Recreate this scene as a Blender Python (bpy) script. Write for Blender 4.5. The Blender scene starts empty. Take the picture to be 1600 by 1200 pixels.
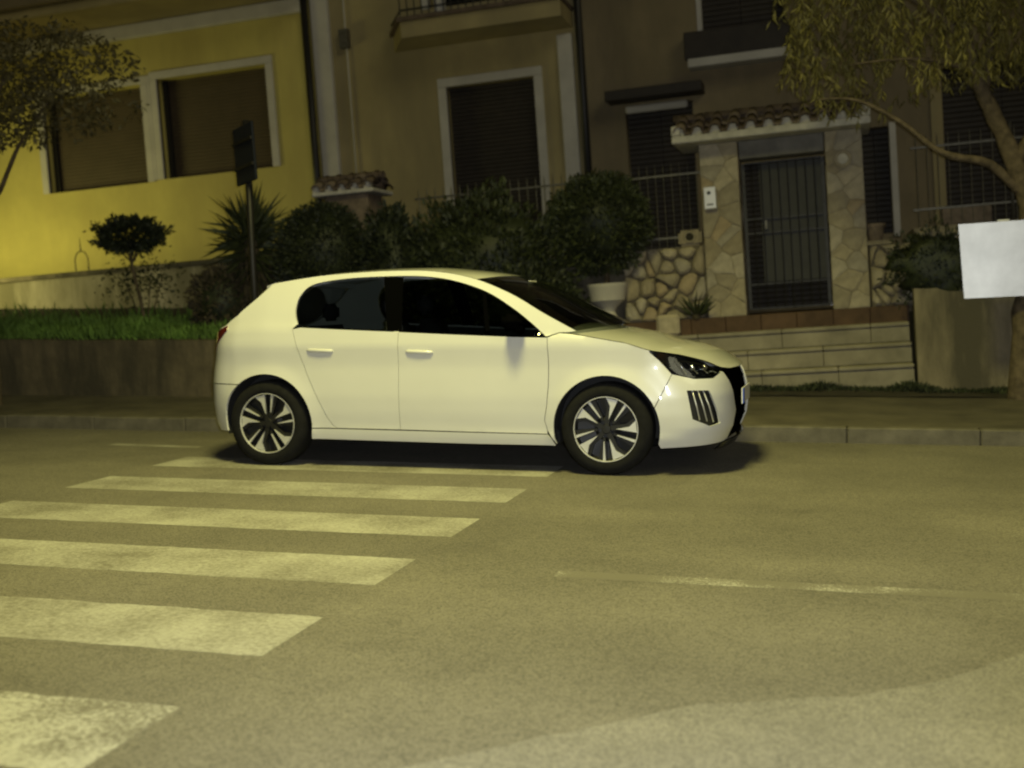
import bpy, bmesh, math, random
import numpy as np
from mathutils import Vector, Matrix, noise
from mathutils.geometry import delaunay_2d_cdt
random.seed(7); RNG = np.random.default_rng(7)
scene = bpy.context.scene
COL = scene.collection

# =====================================================================================
# CAMERA, WORLD, LIGHT, EXPOSURE
# =====================================================================================
SLOPE = 0.0576                       # the street falls gently towards +x
YAW, PITCH, ROLL, EYE = 0.2804, 0.0583, 0.0712, 1.2044
cam_d = bpy.data.cameras.new('camera'); cam = bpy.data.objects.new('camera', cam_d); COL.objects.link(cam)
cam_d.sensor_width = 36.0; cam_d.lens = 40.53; cam_d.clip_end = 900; cam_d.clip_start = 0.05
fw = Vector((-math.sin(YAW)*math.cos(PITCH), math.cos(YAW)*math.cos(PITCH), -math.sin(PITCH)))
rt = fw.cross(Vector((0,0,1))).normalized(); up = rt.cross(fw)
r2 = rt*math.cos(ROLL)-up*math.sin(ROLL); u2 = rt*math.sin(ROLL)+up*math.cos(ROLL)
cam.matrix_world = Matrix(((r2.x,u2.x,-fw.x,0),(r2.y,u2.y,-fw.y,0),(r2.z,u2.z,-fw.z,EYE),(0,0,0,1)))
cam_d.dof.use_dof = True; cam_d.dof.focus_distance = 6.0; cam_d.dof.aperture_fstop = 1.7
scene.camera = cam

world = bpy.data.worlds.new('World'); scene.world = world; world.use_nodes = True
wn = world.node_tree.nodes; wl = world.node_tree.links
sky = wn.new('ShaderNodeTexSky'); sky.sky_type = 'NISHITA'; sky.sun_disc = False
sky.sun_elevation = math.radians(4); sky.sun_rotation = math.radians(135)
tint = wn.new('ShaderNodeMix'); tint.data_type = 'RGBA'; tint.blend_type = 'MULTIPLY'; tint.inputs[0].default_value = 1
tint.inputs[7].default_value = (.8, .72, .34, 1)           # town glow under a night sky
wl.new(sky.outputs[0], tint.inputs[6]); wl.new(tint.outputs[2], wn['Background'].inputs[0])
wn['Background'].inputs[1].default_value = 0.005

town_fill_d = bpy.data.lights.new('town_fill', 'SUN'); town_fill_d.energy = 0.235; town_fill_d.angle = math.radians(25); town_fill_d.color = (1,.95,.62)
town_fill = bpy.data.objects.new('town_fill', town_fill_d); COL.objects.link(town_fill)  # added weak fill in place of town glow, brightens the house fronts
town_fill.rotation_euler = Vector((-.62,.62,-.48)).to_track_quat('-Z','Y').to_euler()

SODIUM = (1.0, .93, .30)
def lamp_light(name, kind, loc, power, color, radius=.1, target=None, angle=150, blend=1.0):
    d = bpy.data.lights.new(name, kind); d.energy = power; d.color = color; d.shadow_soft_size = radius
    o = bpy.data.objects.new(name, d); COL.objects.link(o); o.location = loc
    if kind == 'SPOT':
        d.spot_size = math.radians(angle); d.spot_blend = blend
        o.rotation_euler = (Vector(target)-Vector(loc)).to_track_quat('-Z','Y').to_euler()
    return o
# the flash of the camera itself (its glint shows on the bumper in the photograph)
flash_pos = Vector((0,0,EYE))+u2*.055+r2*.05+fw*.02
lamp_light('camera_flash', 'SPOT', flash_pos, 700, (.93,.97,1.0), .012, flash_pos+fw, 75, .7)

vs = scene.view_settings; vs.view_transform = 'Standard'; vs.look = 'None'; vs.gamma = 1; vs.exposure = 0.0
try: vs.use_curve_mapping = False
except Exception: pass
scene.cycles.filter_width = 2.0
scene.cycles.max_bounces = 6

# =====================================================================================
# HELPERS
# =====================================================================================
WM = {}
def thing(name, label, cat, loc=(0,0,0), mat4=None, group=None):
    o = bpy.data.objects.new(name, None); COL.objects.link(o); o.empty_display_size = .2
    m = mat4 if mat4 is not None else Matrix.Translation(Vector(loc))
    o.matrix_world = m; WM[o] = m.copy()
    tag(o, label, cat, group); return o
def tag(o, label=None, cat=None, group=None, kind=None):
    if label: o['label'] = label
    if cat: o['category'] = cat
    if group: o['group'] = group
    if kind: o['kind'] = kind
    return o
def link(name, me, parent=None, world=None, local=False):
    """link mesh data; vertices are in world space unless world (a matrix) is given, or local=True (parent space)"""
    o = bpy.data.objects.new(name, me); COL.objects.link(o)
    w = world if world is not None else Matrix.Identity(4)
    if parent is not None:
        o.parent = parent
        if local: w = WM[parent] @ w; o.matrix_basis = world if world is not None else Matrix.Identity(4)
        else: o.matrix_parent_inverse = WM[parent].inverted(); o.matrix_basis = w
    else: o.matrix_world = w
    WM[o] = w.copy(); return o
def mesh(name, V, F, mat=None, smooth=False):
    me = bpy.data.meshes.new(name); me.from_pydata([tuple(v) for v in V], [], [tuple(f) for f in F]); me.update()
    if mat is not None: me.materials.append(mat)
    if smooth: me.polygons.foreach_set('use_smooth', [True]*len(me.polygons))
    return me
class MB:
    def __init__(s): s.v = []; s.f = []
    def add(s, V, F):
        n = len(s.v); s.v += [tuple(v) for v in V]; s.f += [tuple(i+n for i in f) for f in F]; return s
    def box(s, a, b):
        x0,y0,z0 = a; x1,y1,z1 = b
        V = [(x0,y0,z0),(x1,y0,z0),(x1,y1,z0),(x0,y1,z0),(x0,y0,z1),(x1,y0,z1),(x1,y1,z1),(x0,y1,z1)]
        return s.add(V, [(0,3,2,1),(4,5,6,7),(0,1,5,4),(1,2,6,5),(2,3,7,6),(3,0,4,7)])
    def bbox(s, a, b, r=.01):
        """box with chamfered edges"""
        x0,y0,z0 = a; x1,y1,z1 = b; bm = bmesh.new(); bmesh.ops.create_cube(bm, size=1)
        for v in bm.verts: v.co = Vector(((x0+x1)/2+v.co.x*(x1-x0),(y0+y1)/2+v.co.y*(y1-y0),(z0+z1)/2+v.co.z*(z1-z0)))
        bmesh.ops.bevel(bm, geom=bm.edges[:], offset=r, segments=1, affect='EDGES')
        bm.verts.index_update()
        s.add([v.co[:] for v in bm.verts], [[v.index for v in f.verts] for f in bm.faces]); bm.free(); return s
    def tube(s, path, rad, n=8, cap=True):
        path = [Vector(q) for q in path]; R_ = rad if hasattr(rad,'__len__') else [rad]*len(path)
        V = []; F = []; ref = Vector((0,0,1))
        for i,q in enumerate(path):
            t = (path[min(i+1,len(path)-1)]-path[max(i-1,0)]).normalized()
            if abs(t.dot(ref)) > .95: ref = Vector((1,0,0)) if abs(t.x) < .9 else Vector((0,1,0))
            a = t.cross(ref).normalized(); b = t.cross(a)
            for k in range(n):
                an = 2*math.pi*k/n; V.append(q+(a*math.cos(an)+b*math.sin(an))*R_[i])
        for i in range(len(path)-1):
            for k in range(n): F.append((i*n+k,i*n+(k+1)%n,(i+1)*n+(k+1)%n,(i+1)*n+k))
        if cap: F.append(tuple(range(n))[::-1]); F.append(tuple((len(path)-1)*n+k for k in range(n)))
        return s.add(V,F)
    def lathe(s, prof, c=(0,0,0), n=24, axis='z', closed=False):
        V = []; F = []; m = len(prof)
        for k in range(n):
            an = 2*math.pi*k/n; ca, sa = math.cos(an), math.sin(an)
            for r_,h in prof:
                if axis == 'z': V.append((c[0]+r_*ca,c[1]+r_*sa,c[2]+h))
                elif axis == 'y': V.append((c[0]+r_*ca,c[1]+h,c[2]+r_*sa))
                else: V.append((c[0]+h,c[1]+r_*ca,c[2]+r_*sa))
        for k in range(n):
            for i in range(m-1 if not closed else m):
                j = (i+1)%m; a,b = k*m+i, k*m+j; c_,d = ((k+1)%n)*m+j, ((k+1)%n)*m+i
                F.append((a,d,c_,b))
        return s.add(V,F)
    def prism(s, poly, y0, y1):
        """polygon in x,z extruded along y"""
        n = len(poly); V = [(x,y0,z) for x,z in poly]+[(x,y1,z) for x,z in poly]
        F = [tuple(range(n)), tuple(range(2*n-1,n-1,-1))]+[(i,(i+1)%n+0,(i+1)%n+n,i+n)[::-1] for i in range(n)]
        return s.add(V,F)
    def build(s, name, mat, parent=None, smooth=False, world=None, local=False, fix=True):
        me = mesh(name, s.v, s.f, mat, smooth)
        if fix:
            bm = bmesh.new(); bm.from_mesh(me); bmesh.ops.recalc_face_normals(bm, faces=bm.faces); bm.to_mesh(me); bm.free()
        if smooth == 'auto':
            bm = bmesh.new(); bm.from_mesh(me)
            for f in bm.faces: f.smooth = True
            for e in bm.edges:
                if len(e.link_faces) == 2 and e.calc_face_angle(0) > .6: e.smooth = False
            bm.to_mesh(me); bm.free()
        return link(name, me, parent, world, local)

def mat(name, col, rough=.7, metal=0., var=.0, scale=6., var2=None, bump=0., bscale=60., coat=0., spec=.5, stain=None, detail=6.):
    """principled material: base colour broken by noise (real colour variation and wear), fine relief by bump"""
    m = bpy.data.materials.new(name); m.use_nodes = True; nt = m.node_tree; N = nt.nodes; L = nt.links
    b = N['Principled BSDF']; b.inputs['Roughness'].default_value = rough; b.inputs['Metallic'].default_value = metal
    b.inputs['Coat Weight'].default_value = coat; b.inputs['Coat Roughness'].default_value = .05
    b.inputs['Specular IOR Level'].default_value = spec
    c4 = (*col,1)
    tc = N.new('ShaderNodeTexCoord')
    if var > 0 or var2 is not None:
        nz = N.new('ShaderNodeTexNoise'); nz.inputs['Scale'].default_value = scale; nz.inputs['Detail'].default_value = detail; nz.inputs['Roughness'].default_value = .62
        L.new(tc.outputs['Object'], nz.inputs['Vector'])
        rmp = N.new('ShaderNodeValToRGB'); rmp.color_ramp.elements[0].position = .32; rmp.color_ramp.elements[1].position = .68
        lo = var2 if var2 is not None else tuple(c*(1-var) for c in col)
        hi = col if var2 is not None else tuple(min(1,c*(1+var*.6)) for c in col)
        rmp.color_ramp.elements[0].color = (*lo,1); rmp.color_ramp.elements[1].color = (*hi,1)
        L.new(nz.outputs['Fac'], rmp.inputs[0]); src = rmp.outputs[0]
        if stain is not None:                                # vertical water stains and dirt
            mp = N.new('ShaderNodeMapping'); mp.inputs['Scale'].default_value = (stain[1],stain[1],stain[1]*.22)
            L.new(tc.outputs['Object'], mp.inputs[0])
            n2 = N.new('ShaderNodeTexNoise'); n2.inputs['Scale'].default_value = 1.; n2.inputs['Detail'].default_value = 8; n2.inputs['Roughness'].default_value = .65
            L.new(mp.outputs[0], n2.inputs['Vector'])
            r3 = N.new('ShaderNodeValToRGB'); r3.color_ramp.elements[0].position = stain[2]; r3.color_ramp.elements[1].position = stain[2]+.22
            r3.color_ramp.elements[0].color = (0,0,0,1); r3.color_ramp.elements[1].color = (1,1,1,1)
            L.new(n2.outputs['Fac'], r3.inputs[0])
            mx = N.new('ShaderNodeMix'); mx.data_type = 'RGBA'; mx.inputs[6].default_value = (*stain[0],1)
            L.new(r3.outputs[0], mx.inputs[0]); L.new(src, mx.inputs[7]); src = mx.outputs[2]
        L.new(src, b.inputs['Base Color'])
    else: b.inputs['Base Color'].default_value = c4
    if bump > 0:
        n3 = N.new('ShaderNodeTexNoise'); n3.inputs['Scale'].default_value = bscale; n3.inputs['Detail'].default_value = 4
        L.new(tc.outputs['Object'], n3.inputs['Vector'])
        bp = N.new('ShaderNodeBump'); bp.inputs['Strength'].default_value = bump; bp.inputs['Distance'].default_value = .01
        L.new(n3.outputs['Fac'], bp.inputs['Height']); L.new(bp.outputs[0], b.inputs['Normal'])
    return m
def asphalt(name, base, speck, cracks=True):
    m = mat(name, base, .84, var=.22, scale=.9, bump=.35, bscale=210)
    nt = m.node_tree; N = nt.nodes; L = nt.links; b = N['Principled BSDF']
    src = b.inputs['Base Color'].links[0].from_socket
    tc = N.new('ShaderNodeTexCoord')
    def mul(src, fac):
        mx = N.new('ShaderNodeMix'); mx.data_type = 'RGBA'; mx.blend_type = 'MULTIPLY'; mx.inputs[0].default_value = 1
        L.new(src, mx.inputs[6]); L.new(fac, mx.inputs[7]); return mx.outputs[2]
    def ramp(inp, p0, c0, p1, c1):
        r = N.new('ShaderNodeValToRGB'); r.color_ramp.elements[0].position = p0; r.color_ramp.elements[1].position = p1
        r.color_ramp.elements[0].color = (c0,c0,c0,1); r.color_ramp.elements[1].color = (c1,c1,c1,1); L.new(inp, r.inputs[0]); return r.outputs[0]
    # aggregate
    v = N.new('ShaderNodeTexVoronoi'); v.inputs['Scale'].default_value = 150; L.new(tc.outputs['Object'], v.inputs['Vector'])
    sep = N.new('ShaderNodeSeparateColor'); L.new(v.outputs['Color'], sep.inputs[0]); src = mul(src, ramp(sep.outputs[0],0,speck,.8,1.18))
    # drawn-out tyre polish and stains along the street
    mp = N.new('ShaderNodeMapping'); mp.inputs['Scale'].default_value = (.22,1.5,1); L.new(tc.outputs['Object'], mp.inputs[0])
    n1 = N.new('ShaderNodeTexNoise'); n1.inputs['Scale'].default_value = 1.; n1.inputs['Detail'].default_value = 5; L.new(mp.outputs[0], n1.inputs['Vector'])
    src = mul(src, ramp(n1.outputs['Fac'],.32,.88,.66,1.05))
    n2 = N.new('ShaderNodeTexNoise'); n2.inputs['Scale'].default_value = 2.7; n2.inputs['Detail'].default_value = 2; L.new(tc.outputs['Object'], n2.inputs['Vector'])
    src = mul(src, ramp(n2.outputs['Fac'],.20,.82,.36,1.0))
    if cracks:
        n3 = N.new('ShaderNodeTexNoise'); n3.inputs['Scale'].default_value = 1.6; n3.inputs['Detail'].default_value = 6; L.new(tc.outputs['Object'], n3.inputs['Vector'])
        mx = N.new('ShaderNodeMix'); mx.data_type = 'VECTOR'; mx.inputs[0].default_value = .35; L.new(tc.outputs['Object'], mx.inputs[4]); L.new(n3.outputs['Color'], mx.inputs[5])
        v2 = N.new('ShaderNodeTexVoronoi'); v2.feature = 'DISTANCE_TO_EDGE'; v2.inputs['Scale'].default_value = .75; L.new(mx.outputs[1], v2.inputs['Vector'])
        src = mul(src, ramp(v2.outputs['Distance'],.001,.88,.004,1.0))
    L.new(src, b.inputs['Base Color']); return m
def worn_paint(name, paint, under, lo, hi, scale):
    m = bpy.data.materials.new(name); m.use_nodes = True; nt = m.node_tree; N = nt.nodes; L = nt.links
    b = N['Principled BSDF']; b.inputs['Roughness'].default_value = .75
    tc = N.new('ShaderNodeTexCoord')
    n1 = N.new('ShaderNodeTexNoise'); n1.inputs['Scale'].default_value = scale; n1.inputs['Detail'].default_value = 12; n1.inputs['Roughness'].default_value = .78
    n2 = N.new('ShaderNodeTexNoise'); n2.inputs['Scale'].default_value = 2.6; n2.inputs['Detail'].default_value = 6
    L.new(tc.outputs['Object'], n1.inputs[0]); L.new(tc.outputs['Object'], n2.inputs[0])
    ad = N.new('ShaderNodeMath'); ad.operation = 'ADD'; L.new(n1.outputs['Fac'], ad.inputs[0])
    ml = N.new('ShaderNodeMath'); ml.operation = 'MULTIPLY'; ml.inputs[1].default_value = .6; L.new(n2.outputs['Fac'], ml.inputs[0]); L.new(ml.outputs[0], ad.inputs[1])
    r = N.new('ShaderNodeValToRGB'); r.color_ramp.elements[0].position = lo; r.color_ramp.elements[1].position = hi
    r.color_ramp.elements[0].color = (*under,1); r.color_ramp.elements[1].color = (*paint,1)
    L.new(ad.outputs[0], r.inputs[0]); L.new(r.outputs[0], b.inputs['Base Color'])
    bp = N.new('ShaderNodeBump'); bp.inputs['Strength'].default_value = .4; bp.inputs['Distance'].default_value = .006
    n3 = N.new('ShaderNodeTexNoise'); n3.inputs['Scale'].default_value = 160; L.new(tc.outputs['Object'], n3.inputs[0])
    L.new(n3.outputs['Fac'], bp.inputs['Height']); L.new(bp.outputs[0], b.inputs['Normal'])
    return m

M = {}
M['asphalt'] = asphalt('asphalt', (.176,.162,.132), .56)
M['asphalt_lit'] = asphalt('asphalt_lit', (.226,.212,.182), .58)  # paler asphalt, paints the lit road beyond the lamp shadow
M['paint'] = worn_paint('road_paint', (.43,.42,.38), (.160,.148,.120), .64, .96, 50)
M['paint_worn'] = worn_paint('road_paint_worn', (.46,.45,.41), (.155,.143,.117), .77, .93, 60)
M['paint_faint'] = worn_paint('road_paint_faint', (.46,.45,.41), (.158,.146,.118), .84, .94, 90)
M['kerb'] = mat('kerb_stone', (.13,.118,.092), .85, var=.35, scale=5, bump=.4, bscale=50)
M['walk'] = mat('pavement', (.10,.088,.064), .9, var=.4, scale=2.2, bump=.5, bscale=70)
M['soil'] = mat('soil', (.036,.031,.021), .95, var=.5, scale=5, bump=.8, bscale=30)
M['ground'] = mat('ground', (.07,.065,.045), .95, var=.4, scale=.6)
M['bank'] = mat('bank_concrete', (.17,.138,.085), .92, var=.5, scale=2.2, bump=.9, bscale=14, stain=((.06,.052,.035),1.9,.41))
M['yellow'] = mat('yellow_plaster', (.62,.54,.16), .9, var=.16, scale=1.0, bump=.25, bscale=45, stain=((.50,.42,.13),.8,.36))
M['ochre'] = mat('ochre_plaster', (.42,.345,.165), .9, var=.2, scale=1.1, bump=.25, bscale=45, stain=((.30,.25,.13),.8,.36))
M['brown'] = mat('brown_plaster', (.27,.215,.12), .9, var=.2, scale=1.1, bump=.25, bscale=45, stain=((.18,.145,.085),.8,.38))
M['trim'] = mat('pale_trim', (.56,.53,.46), .85, var=.12, scale=3, bump=.15, bscale=60)
M['palewall'] = mat('pale_garden_wall', (.52,.47,.34), .9, var=.15, scale=2, bump=.25, bscale=40, stain=((.20,.18,.11),1.5,.42))
M['stainwall'] = mat('stained_wall', (.34,.29,.19), .92, var=.3, scale=1.5, bump=.4, bscale=35, stain=((.09,.08,.055),1.3,.44))
M['step'] = mat('step_stone', (.30,.27,.20), .85, var=.3, scale=3, bump=.3, bscale=40)
M['cotto'] = mat('red_paving', (.105,.062,.036), .85, var=.4, scale=4, bump=.3, bscale=40)
M['stones'] = [mat('wall_stone_%d'%i, c, .88, var=.3, scale=7, bump=.6, bscale=28) for i,c in enumerate([(.40,.345,.235),(.33,.28,.185),(.47,.41,.29),(.34,.295,.205),(.40,.32,.20),(.45,.40,.30),(.37,.33,.25)])]
M['mortar'] = mat('mortar', (.25,.215,.145), .95, var=.3, scale=9, bump=.5, bscale=60)
M['rubblejoint'] = mat('earthy_joint', (.17,.145,.10), .95, var=.5, scale=9, bump=.8, bscale=40)
M['terracotta'] = mat('terracotta', (.135,.098,.066), .85, var=.45, scale=9, bump=.3, bscale=50)
M['terracotta2'] = mat('terracotta_pale', (.215,.165,.112), .85, var=.4, scale=9, bump=.3, bscale=50)
M['limewash'] = mat('lime_mortar', (.58,.55,.47), .9, var=.25, scale=9, bump=.4, bscale=60)
M['slate'] = mat('grey_lintel', (.20,.19,.17), .8, var=.3, scale=4, bump=.3)
M['iron'] = mat('dark_iron', (.045,.043,.038), .5, .6, var=.3, scale=20)
M['ironpale'] = mat('weathered_iron', (.16,.15,.12), .5, .5, var=.3, scale=20)
M['darkdoor'] = mat('dark_gate_sheet', (.032,.031,.023), .6, var=.2, scale=8)
M['shutter'] = mat('brown_roller_shutter', (.080,.058,.032), .6, var=.15, scale=3)
M['darkwood'] = mat('dark_shutter_wood', (.035,.027,.018), .65, var=.25, scale=6)
M['glassdark'] = mat('window_glass', (.012,.012,.012), .08, spec=.6)
M['pipe'] = mat('dark_pipe', (.035,.033,.03), .45, .4)
M['leaf'] = mat('leaf_dark', (.028,.036,.013), .6, var=.5, scale=5)
M['leaf2'] = mat('leaf_mid', (.042,.052,.016), .6, var=.5, scale=4)
M['leaf3'] = mat('leaf_olive', (.17,.15,.038), .6, var=.6, scale=2.4)
M['leaf5'] = mat('leaf_street_tree', (.13,.11,.04), .65, var=.6, scale=2.4)
M['leaf4'] = mat('leaf_blade', (.045,.055,.02), .55, var=.4, scale=4)
M['dryleaf'] = mat('dry_fronds', (.075,.06,.033), .8, var=.5, scale=8)
M['grass'] = mat('grass', (.13,.23,.04), .7, var=.5, scale=3)
M['weed'] = mat('weeds', (.035,.045,.016), .8, var=.5, scale=3)
M['bark'] = mat('bark', (.13,.10,.06), .9, var=.5, scale=12, bump=1, bscale=25)
M['sheet'] = mat('galvanised_sheet', (.66,.66,.66), .45, .9, var=.16, scale=2.5, bump=.06, bscale=7)
M['signback'] = mat('sign_back', (.018,.022,.034), .6, .1)
M['sign'] = mat('sign_blue', (.02,.06,.28), .5)
M['white'] = mat('white_paint', (.8,.8,.78), .5)
M['intercom'] = mat('intercom_metal', (.75,.74,.70), .35, .4)
M['black'] = mat('black_plastic', (.018,.018,.018), .45)

# ---- street surface: world heights
def zr(x): return -SLOPE*x
KY = 9.58
def zw(x,y): return zr(x)+.125+.03*(y-KY)

# ---- Voronoi stones in a rectangle: list of convex polygons
def voronoi(w, h, cell, jit=.47, seed=1):
    rg = random.Random(seed); nx = max(1,round(w/cell)); ny = max(1,round(h/(cell*.82)))
    S = [((i+.5+(.25 if j%2 else -.25)*(nx>1)+rg.uniform(-jit,jit))*w/nx,(j+.5+rg.uniform(-jit,jit))*h/ny) for j in range(ny) for i in range(nx)]
    out = []
    for a,(sx,sy) in enumerate(S):
        poly = [(0,0),(w,0),(w,h),(0,h)]
        for b,(tx,ty) in enumerate(S):
            if a == b: continue
            if abs(sx-tx)+abs(sy-ty) > 4*cell: continue
            mx,my = (sx+tx)/2,(sy+ty)/2; dx,dy = tx-sx,ty-sy; np_ = []
            for k in range(len(poly)):
                p,q = poly[k],poly[(k+1)%len(poly)]
                dp = (p[0]-mx)*dx+(p[1]-my)*dy; dq = (q[0]-mx)*dx+(q[1]-my)*dy
                if dp <= 0: np_.append(p)
                if dp*dq < 0:
                    u = dp/(dp-dq); np_.append((p[0]+(q[0]-p[0])*u,p[1]+(q[1]-p[1])*u))
            poly = np_
            if len(poly) < 3: break
        if len(poly) >= 3: out.append(poly)
    return out
def stone_face(parent, O, ux, n, w, h, cell, seed, gap=.010, depth=.03, rnd=False):
    """irregular stones, each its own object, on a vertical rectangle at O, width axis ux, outward normal n"""
    O = Vector(O); ux = Vector(ux); n = Vector(n); uz = Vector((0,0,1)); rg = random.Random(seed)
    for poly in voronoi(w,h,cell,seed=seed):
        if rnd: poly = [(a[0]*(1-u)+b[0]*u,a[1]*(1-u)+b[1]*u) for a,b in zip(poly,poly[1:]+poly[:1]) for u in (.28,.72)]
        cx = sum(p[0] for p in poly)/len(poly); cy = sum(p[1] for p in poly)/len(poly)
        def ring(g, d, jd=0):
            o = []
            for (a,b) in poly:
                l = math.hypot(a-cx,b-cy) or 1; k = max(.1,(l-g*1.5)/l)
                o.append(O+ux*(cx+(a-cx)*k)+uz*(cy+(b-cy)*k)+n*(d+rg.uniform(-jd,jd)))
            return o
        dd = depth*rg.uniform(.6,1.3); k = len(poly)
        V = ring(gap*.6,-.005)+ring(gap*.8,dd*.6)+ring(gap+.018,dd,.004)
        F = [(i,(i+1)%k,(i+1)%k+k,i+k) for i in range(k)]+[(i+k,(i+1)%k+k,(i+1)%k+2*k,i+2*k) for i in range(k)]+[tuple(range(2*k,3*k))]
        c = O+ux*cx+uz*cy
        m = MB(); m.add([v-c for v in V],F); m.build('stone', rg.choice(M['stones']), parent, world=Matrix.Translation(c))

# ---- leaves
def leaves_mesh(name, P, D, size, mat_, wid=.45, rng=RNG, bend=.25):
    """diamond leaves at points P pointing along D"""
    P = np.asarray(P); D = np.asarray(D); n = len(P)
    D = D/np.maximum(1e-6,np.linalg.norm(D,axis=1,keepdims=True))
    R_ = rng.normal(size=(n,3)); S = np.cross(D,R_); S /= np.maximum(1e-6,np.linalg.norm(S,axis=1,keepdims=True)); Nn = np.cross(S,D)
    sz = (np.asarray(size)*np.ones(n)*rng.uniform(.65,1.35,n))[:,None]
    a = P; b = P+D*sz*.45+S*sz*wid*.5+Nn*sz*bend*.3; c = P+D*sz; d = P+D*sz*.45-S*sz*wid*.5+Nn*sz*bend*.3
    V = np.stack([a,b,c,d],1).reshape(-1,3)
    me = bpy.data.meshes.new(name); me.vertices.add(4*n); me.vertices.foreach_set('co', V.ravel())
    idx = np.arange(4*n).reshape(n,4); F = np.concatenate([idx[:,[0,1,2]],idx[:,[0,2,3]]],1).ravel()
    me.loops.add(6*n); me.loops.foreach_set('vertex_index', F)
    me.polygons.add(2*n); me.polygons.foreach_set('loop_start', np.arange(0,6*n,3)); me.polygons.foreach_set('loop_total', np.full(2*n,3))
    me.materials.append(mat_); me.update(); return me
def blob_mesh(c, rx, ry, rz, amp=.12, freq=2.5, seed=0, sub=4):
    bm = bmesh.new(); bmesh.ops.create_icosphere(bm, subdivisions=sub, radius=1)
    for v in bm.verts:
        n_ = noise.noise(v.co*freq+Vector((seed*7.1,seed*3.3,0))); f = 1+amp*n_*2
        v.co = Vector((c[0]+v.co.x*rx*f,c[1]+v.co.y*ry*f,c[2]+v.co.z*rz*f))
    V = [v.co[:] for v in bm.verts]; F = [[w.index for w in f.verts] for f in bm.faces]; bm.free(); return V,F
def shrub_ball(name, label, cat, c, r, base, n, leaf, mat_, amp=.07, trunk=True, group=None, up=.1, seed=0):
    root = thing(name, label, cat, base, group=group)
    rg = np.random.default_rng(seed+11)
    U = rg.normal(size=(n,3)); U /= np.linalg.norm(U,axis=1,keepdims=True)
    rad = rg.uniform(.80,1.02,n)
    lump = np.array([1+amp*2*noise.noise(Vector(u)*2.6+Vector((seed*5.,0,0))) for u in U])
    P = np.array(c)+U*np.array(r)*(rad*lump)[:,None]; D = U+rg.normal(size=(n,3))*.55+np.array([0,0,up])
    link('foliage', leaves_mesh('foliage',P,D,leaf,mat_,rng=rg), root)
    V,F = blob_mesh(c,r[0]*.86,r[1]*.86,r[2]*.86,amp*.8,2.6,seed,3)
    MB().add(V,F).build('inner_twigs', M['leaf'], root, True)
    if trunk:
        MB().tube([base,(base[0]+.02,base[1],(base[2]+c[2])/2),c],[.035,.03,.02]).build('trunk', M['bark'], root, True)
    return root

# =====================================================================================
# SETTING: ground, road, markings, kerb, pavement
# =====================================================================================
def sheet(name, pts, mat_, parent=None, kind='structure'):
    o = link(name, mesh(name, pts, [tuple(range(len(pts)))], mat_), parent)
    if parent is None: tag(o, kind=kind)
    return o
def strip_grid(name, x0, x1, y0, y1, fz, mat_, nx=40, ny=4, parent=None, kind='structure'):
    V = []; F = []
    for j in range(ny+1):
        for i in range(nx+1):
            x = x0+(x1-x0)*i/nx; y = y0+(y1-y0)*j/ny; V.append((x,y,fz(x,y)))
    for j in range(ny):
        for i in range(nx): a = j*(nx+1)+i; F.append((a,a+1,a+nx+2,a+nx+1))
    o = link(name, mesh(name,V,F,mat_,True), parent)
    if parent is None: tag(o, kind=kind)
    return o
strip_grid('ground', -400, 400, -400, 400, lambda x,y: zr(x)-.06, M['ground'], 20, 20)
road = strip_grid('road', -60, 60, -7, KY+.01, lambda x,y: zr(x), M['asphalt'], 60, 8)
# paler sheet in the foreground; its colour paints the edge of a lamp shadow
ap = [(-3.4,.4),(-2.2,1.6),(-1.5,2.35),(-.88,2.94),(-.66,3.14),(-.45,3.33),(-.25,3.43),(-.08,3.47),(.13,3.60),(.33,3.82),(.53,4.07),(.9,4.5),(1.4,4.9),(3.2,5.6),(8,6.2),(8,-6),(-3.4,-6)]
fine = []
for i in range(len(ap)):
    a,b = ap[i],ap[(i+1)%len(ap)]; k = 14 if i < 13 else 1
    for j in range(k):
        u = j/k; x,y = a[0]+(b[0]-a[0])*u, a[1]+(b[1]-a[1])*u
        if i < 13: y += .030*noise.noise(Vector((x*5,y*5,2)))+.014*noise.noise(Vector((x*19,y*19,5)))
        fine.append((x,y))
sheet('lit_road_sheet', [(x,y,zr(x)+.004) for x,y in fine], M['asphalt_lit'], road)
# zebra crossing: six stripes, 0.5 m wide, 0.5 m apart
SX1, SX0, SY = -1.9524, -4.985, 2.9612
for k in range(-2,6):
    V = []; F = []; n = 150; yb = SY+k
    for i in range(n+1):
        x = SX0+(SX1-SX0)*i/n; e_ = .02*noise.noise(Vector((k*3.,0,0))) if i in (0,n) else 0
        for j,y in enumerate((yb-.5,yb)):
            V.append((x+e_,y+.010*noise.noise(Vector((x*6,y*3,1)))+.007*noise.noise(Vector((x*31,y*3,2))),zr(x)+.0007))
    F = [(2*i,2*i+2,2*i+3,2*i+1) for i in range(n)]
    link('crosswalk_stripe', mesh('crosswalk_stripe',V,F,M['paint_worn'] if k <= 0 else M['paint']), road)
MBl = [(-1.3,.9),(.9,3.6)]
for (x0,x1) in [(-1.25,1.6)]:
    V = []; n = 30
    for i in range(n+1):
        x = x0+(x1-x0)*i/n
        for y in (4.76,4.88): V.append((x,y,zr(x)+.0007))
    link('lane_line', mesh('lane_line',V,[(2*i,2*i+2,2*i+3,2*i+1) for i in range(n)],M['paint_faint']), road)
V = [(x,y,zr(x)+.0007) for x,y in ((-6.1,8.52),(-5.2,8.46),(-5.2,8.57),(-6.1,8.64))]
link('edge_line', mesh('edge_line',V,[(0,1,2,3)],M['paint']), road)
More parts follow.
